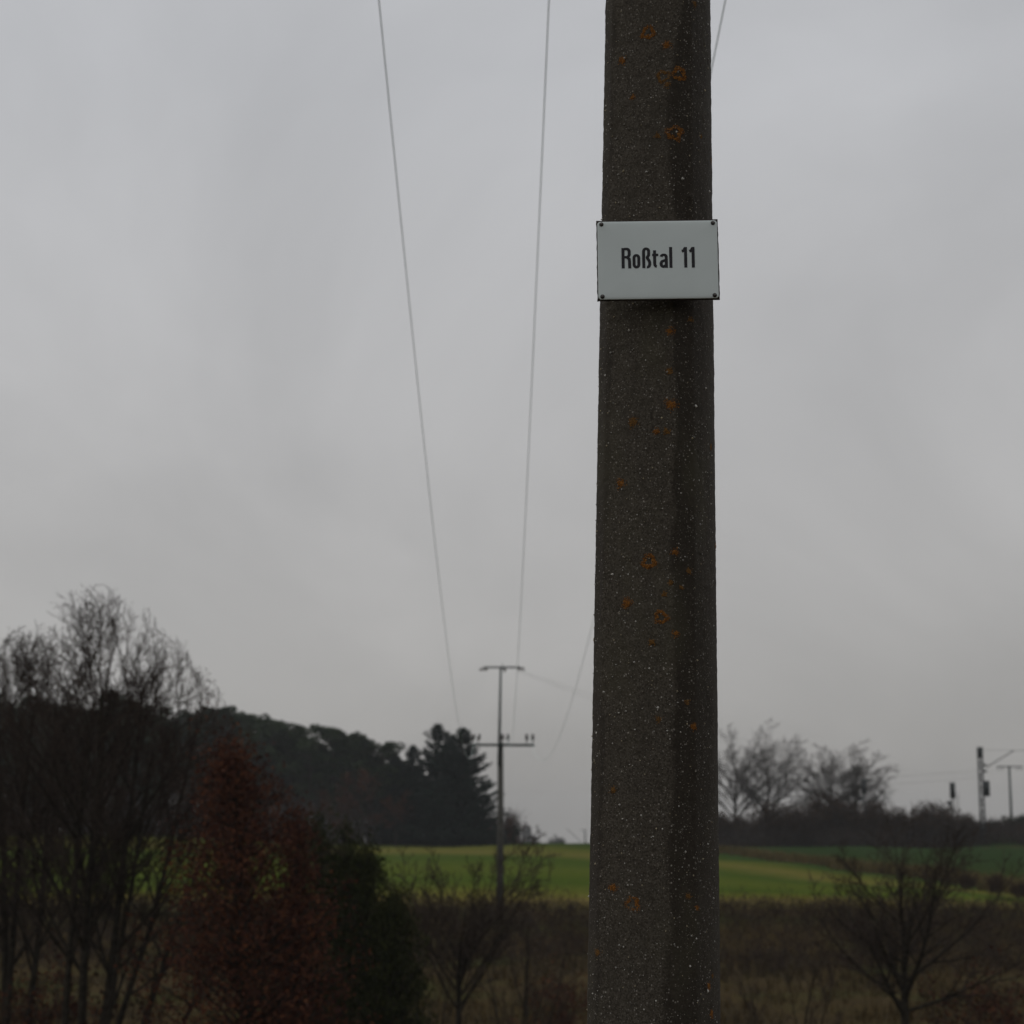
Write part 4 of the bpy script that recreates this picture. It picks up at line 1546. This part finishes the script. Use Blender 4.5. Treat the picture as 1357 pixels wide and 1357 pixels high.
# ------------------------------------------------------------------ near trees in the valley
NEAR = variant(BARE, l1=dict(wander=0.045), l2=dict(wander=0.045, up=0.04), l3=dict(wander=0.05, up=0.04), rmin=0.0042, split=0.022)
NEAR[4]['wander'] = 0.05
# tall bare trees at the left
LT = variant(NEAR, l0=dict(kids=13, start=0.44, angle=0.60, ratio=0.30, taper=0.22, seg=10, wander=0.03, up=0.012), l1=dict(kids=9, angle=0.52, up=0.035, ratio=0.46), l2=dict(kids=7, angle=0.55, up=0.03, ratio=0.52), l3=dict(kids=4, angle=0.6, up=0.03, ratio=0.5), rmin=0.0042)
LT[4]['seg'] = 1
LT[3]['seg'] = 3
DOME = [(-200, 900), (-60, 850), (0, 833), (30, 820), (70, 832), (110, 803), (150, 795), (182, 802), (215, 838), (245, 858), (270, 898), (292, 928), (330, 980), (420, 1060)]
_dx = [pix(a, c, 34.5).x for a, c in DOME]
_dz = [pix(a, c, 34.5).z for a, c in DOME]


def dome(x):
    return float(np.interp(x, _dx, _dz))


d_ = 34.0
b = on_ground(82, d_)
bare_tree('bare_tree', 101, b, 10.6, 0.11, 'tall many-stemmed bare tree rising highest at the left', group='tall bare trees at the left',
          stems=[((0.0, 0, 1), 0.86, 0.8), ((0.055, -0.08, 1), 0.88, 0.8), ((0.11, 0.06, 1), 0.88, 1.0), ((0.175, -0.05, 1), 0.88, 0.85), ((0.245, 0.1, 1), 0.84, 0.75), ((0.32, -0.02, 1), 0.78, 0.7)], P=LT, zmax=dome)
b = on_ground(0, 36)
bare_tree('bare_tree', 107, b, 10.8, 0.10, 'bare tree cut by the left edge of the picture', group='tall bare trees at the left',
          stems=[((-0.04, 0, 1), 0.87, 0.9), ((0.02, 0.06, 1), 0.88, 1.0), ((0.075, -0.05, 1), 0.86, 0.8), ((-0.12, 0.1, 1), 0.82, 0.7), ((0.13, 0.1, 1), 0.82, 0.7)], P=LT, zmax=dome)
b = on_ground(120, 37)
bare_tree('bare_tree', 103, b, top_height(230, 940, 37), 0.085, 'lower bare tree leaning right behind the russet tree', group='tall bare trees at the left',
          stems=[((0.28, 0, 1), 0.86, 1.0), ((0.50, 0.1, 1), 0.80, 0.8)], P=variant(LT, l0=dict(kids=9), l3=dict(kids=2.2)), zmax=dome)

# small bare tree in the middle, and one on the right
CT_ = variant(NEAR, l0=dict(kids=20, start=0.66, angle=0.72, ratio=0.62, taper=0.1, seg=6, wander=0.03, rr=0.5), l1=dict(kids=8, angle=0.5, up=0.035, ratio=0.42, wander=0.06), l2=dict(kids=7), l3=dict(kids=3.5), rmin=0.0056)
CT_[4]['seg'] = 1
d_ = 42.0
bare_tree('bare_tree', 111, on_ground(606, d_), top_height(606, 1100, d_), 0.12, 'small bare tree with upswept branches in front of the field pole', group='small bare trees in the valley', stems=[((0, 0, 1), 0.66, 1.0)], P=CT_)
RT = variant(NEAR, l0=dict(kids=18, start=0.58, angle=0.95, ratio=0.62, taper=0.1, seg=7, wander=0.035, rr=0.6), l1=dict(kids=11, angle=0.55, up=0.05, ratio=0.42), l2=dict(kids=7.5), l3=dict(kids=3.5), rmin=0.0056)
RT[4]['seg'] = 1
bare_tree('bare_tree', 114, on_ground(1203, d_), top_height(1203, 1066, d_), 0.17, 'bare tree with a dark forked trunk right of the near pole', group='small bare trees in the valley',
          stems=[((0.0, 0, 1), 0.68, 1.0)], P=RT)
ST = variant(NEAR, l0=dict(kids=8, start=0.2, angle=0.45, ratio=0.5, seg=7), l1=dict(kids=6), l2=dict(kids=5), split=0.012)
ST.pop(4)
ST[3] = dict(seg=3, wander=0.15, up=0.05, sides=3, end=0.5)
for px_, py_, d_, sd_, lb in ((1035, 1192, 40, 121, 'thin many-stemmed bare shrub just right of the near pole'), (696, 1135, 46, 122, 'thin bare shrub between the small bare tree and the near pole'),
                             (545, 1170, 44, 123, 'thin bare shrub between the dark evergreens and the small bare tree')):
    b = on_ground(px_, d_)
    bare_tree('bare_shrub', sd_, b, top_height(px_, py_, d_), 0.045, lb, 'shrub', 'bare shrubs in the valley',
              stems=[((0.05, 0, 1), 0.8, 1.0), ((-0.3, 0.1, 1), 0.72, 0.8), ((0.35, -0.1, 1), 0.7, 0.8), ((-0.12, -0.2, 1), 0.75, 0.8)], P=ST)


def cone_tree(name, seed, base_, Hh, R, label, leafmat, group=None, n=21000, nb=240, lsize=0.045, aspect=0.35, updir=0.45, power=1.5, droop=0.35, fluff=0.20, round_=0.8, var=(0.55, 1.12), lean=0.0):
    """dense conical tree: side branches up the stem, each carrying a spray of leaves"""
    rng = np.random.default_rng(seed)
    root = empty(name, base_, label, 'tree', group)
    polys = [(np.array([(0, 0, z) for z in np.linspace(-0.2, Hh * 0.9, 6)]), np.linspace(0.11, 0.02, 6), 7)]
    cs = []
    for k in range(nb):
        f = rng.uniform(0.02, 1.0)
        z0 = Hh * f * 0.94
        a = rng.uniform(0, 6.28)
        rr = R * (1 - f ** power) ** round_ * rng.uniform(*var)
        end = np.array([math.cos(a) * rr, math.sin(a) * rr, z0 + droop * rr + rng.uniform(0.1, 0.5)])
        p = np.array([(0, 0, z0 - rr * 0.2), end * np.array([0.55, 0.55, 1]) - np.array([0, 0, 0.3 * rr]), end])
        polys.append((p, np.array([0.02, 0.013, 0.006]), 3))
        m_ = n // nb
        s_ = rng.uniform(0.3, 1.05, m_)
        q = np.stack([np.interp(s_, [0, 0.5, 1.0], p[:, i]) for i in range(3)], 1)
        wd_ = fluff * (1.15 - s_)[:, None] + 0.03
        cs.append(q + rng.normal(size=(m_, 3)) * wd_ * np.array([1, 1, 1.3]))
    polys = [(np.asarray(p) + np.stack([lean * (np.asarray(p)[:, 2] / Hh) ** 3, 0 * p[:, 0], 0 * p[:, 0]], 1), r_, n_s) for p, r_, n_s in polys]
    v1, q1 = tubes(polys)
    add('trunk', mesh_from(name + '_trunk', v1, q1, smooth=True), M['bark'], root)
    cs = np.concatenate(cs)
    cs[:, 0] += lean * (cs[:, 2] / Hh) ** 3
    v2, q2 = leaves(cs, lsize, rng, aspect=aspect, updir=updir)
    add('crown', mesh_from(name + '_crown', v2, q2), M[leafmat], root)
    return root


cone_tree('beech_tree', 131, on_ground(322, 31.0), top_height(322, 985, 31.0), 2.75, 'tall russet-leaved tree with a broad sloping crown left of the evergreens', 'russet', 'russet-leaved trees in the valley',
          36000, 400, 0.034, 0.6, 0.0, 1.0, 0.25, 0.32, 0.66, (0.2, 1.3), -0.40)
cone_tree('beech_tree', 133, on_ground(384, 32.0), top_height(384, 1078, 32.0), 1.25, 'low russet-leaved tree right before the dark evergreens', 'russet', 'russet-leaved trees in the valley',
          14000, 190, 0.034, 0.6, 0.0, 1.0, 0.25, 0.22, 0.7, (0.3, 1.25))
for sd_, px_, py_, dd, R_, lb in ((141, 412, 1084, 39, 1.1, 'dark evergreen tree with the highest tip beside the russet tree'), (142, 450, 1106, 38, 1.2, 'dark evergreen tree in the middle of the three dark tips'),
                                 (143, 480, 1128, 37, 1.2, 'dark evergreen tree on the right with the rounded flank'), (144, 518, 1195, 36, 1.05, 'low dark evergreen at the right foot of the evergreen group')):
    cone_tree('evergreen_tree', sd_, on_ground(px_, dd), top_height(px_, py_, dd), R_, lb, 'yew_needles', 'dark evergreens in the valley', 19000, 190, var=(0.4, 1.25), round_=0.6, fluff=0.20)

# leaf-bearing low shrubs
red = shrub_proto(151, 22, 2.6, 0.7, 0.014, True, 3, 0.034, 6, 4)
red2 = shrub_proto(152, 20, 2.6, 0.8, 0.014, True, 2, 0.034, 6, 4)
for i, (px_, py_, dd, wd_, lb) in enumerate(((1345, 1275, 44, 1.0, 'reddish brown shrub in the bottom right corner'), (1285, 1320, 43, 0.9, 'low brown shrub right of the right bare tree'),
                                           (20, 1260, 36, 0.8, 'brown-leaved shrub at the left edge under the bare trees'), (165, 1290, 35, 0.8, 'brown-leaved shrub under the tall bare trees'),
                                           (745, 1280, 50, 0.9, 'low brown shrub just left of the near pole'))):
    b = on_ground(px_, dd)
    s_ = (pix(px_, py_, dd).z - b.z) / 2.6
    shrub((red, red2)[i % 2], ('twig', 'russet' if i == 0 else 'dead_leaf'), b, i * 1.1, (s_ * wd_, s_ * wd_, s_), lb, 'leaf-bearing shrubs in the valley', 'leafy_shrub')

# ------------------------------------------------------------------ haze
hm = bpy.data.materials.new('haze')
hm.use_nodes = True
hm.node_tree.nodes.clear()
ho = hm.node_tree.nodes.new('ShaderNodeOutputMaterial')
pv = hm.node_tree.nodes.new('ShaderNodeVolumePrincipled')
pv.inputs['Color'].default_value = (0.93, 0.95, 0.97, 1)
pv.inputs['Density'].default_value = 0.00028
pv.inputs['Anisotropy'].default_value = 0.3
hm.node_tree.links.new(pv.outputs[0], ho.inputs['Volume'])
hz_ = add('haze', MB().box((0, 640, 0), (3100, 1990, 50)).mesh('haze'), hm)
kind(hz_, 'stuff', 'thin grey winter haze over the fields')
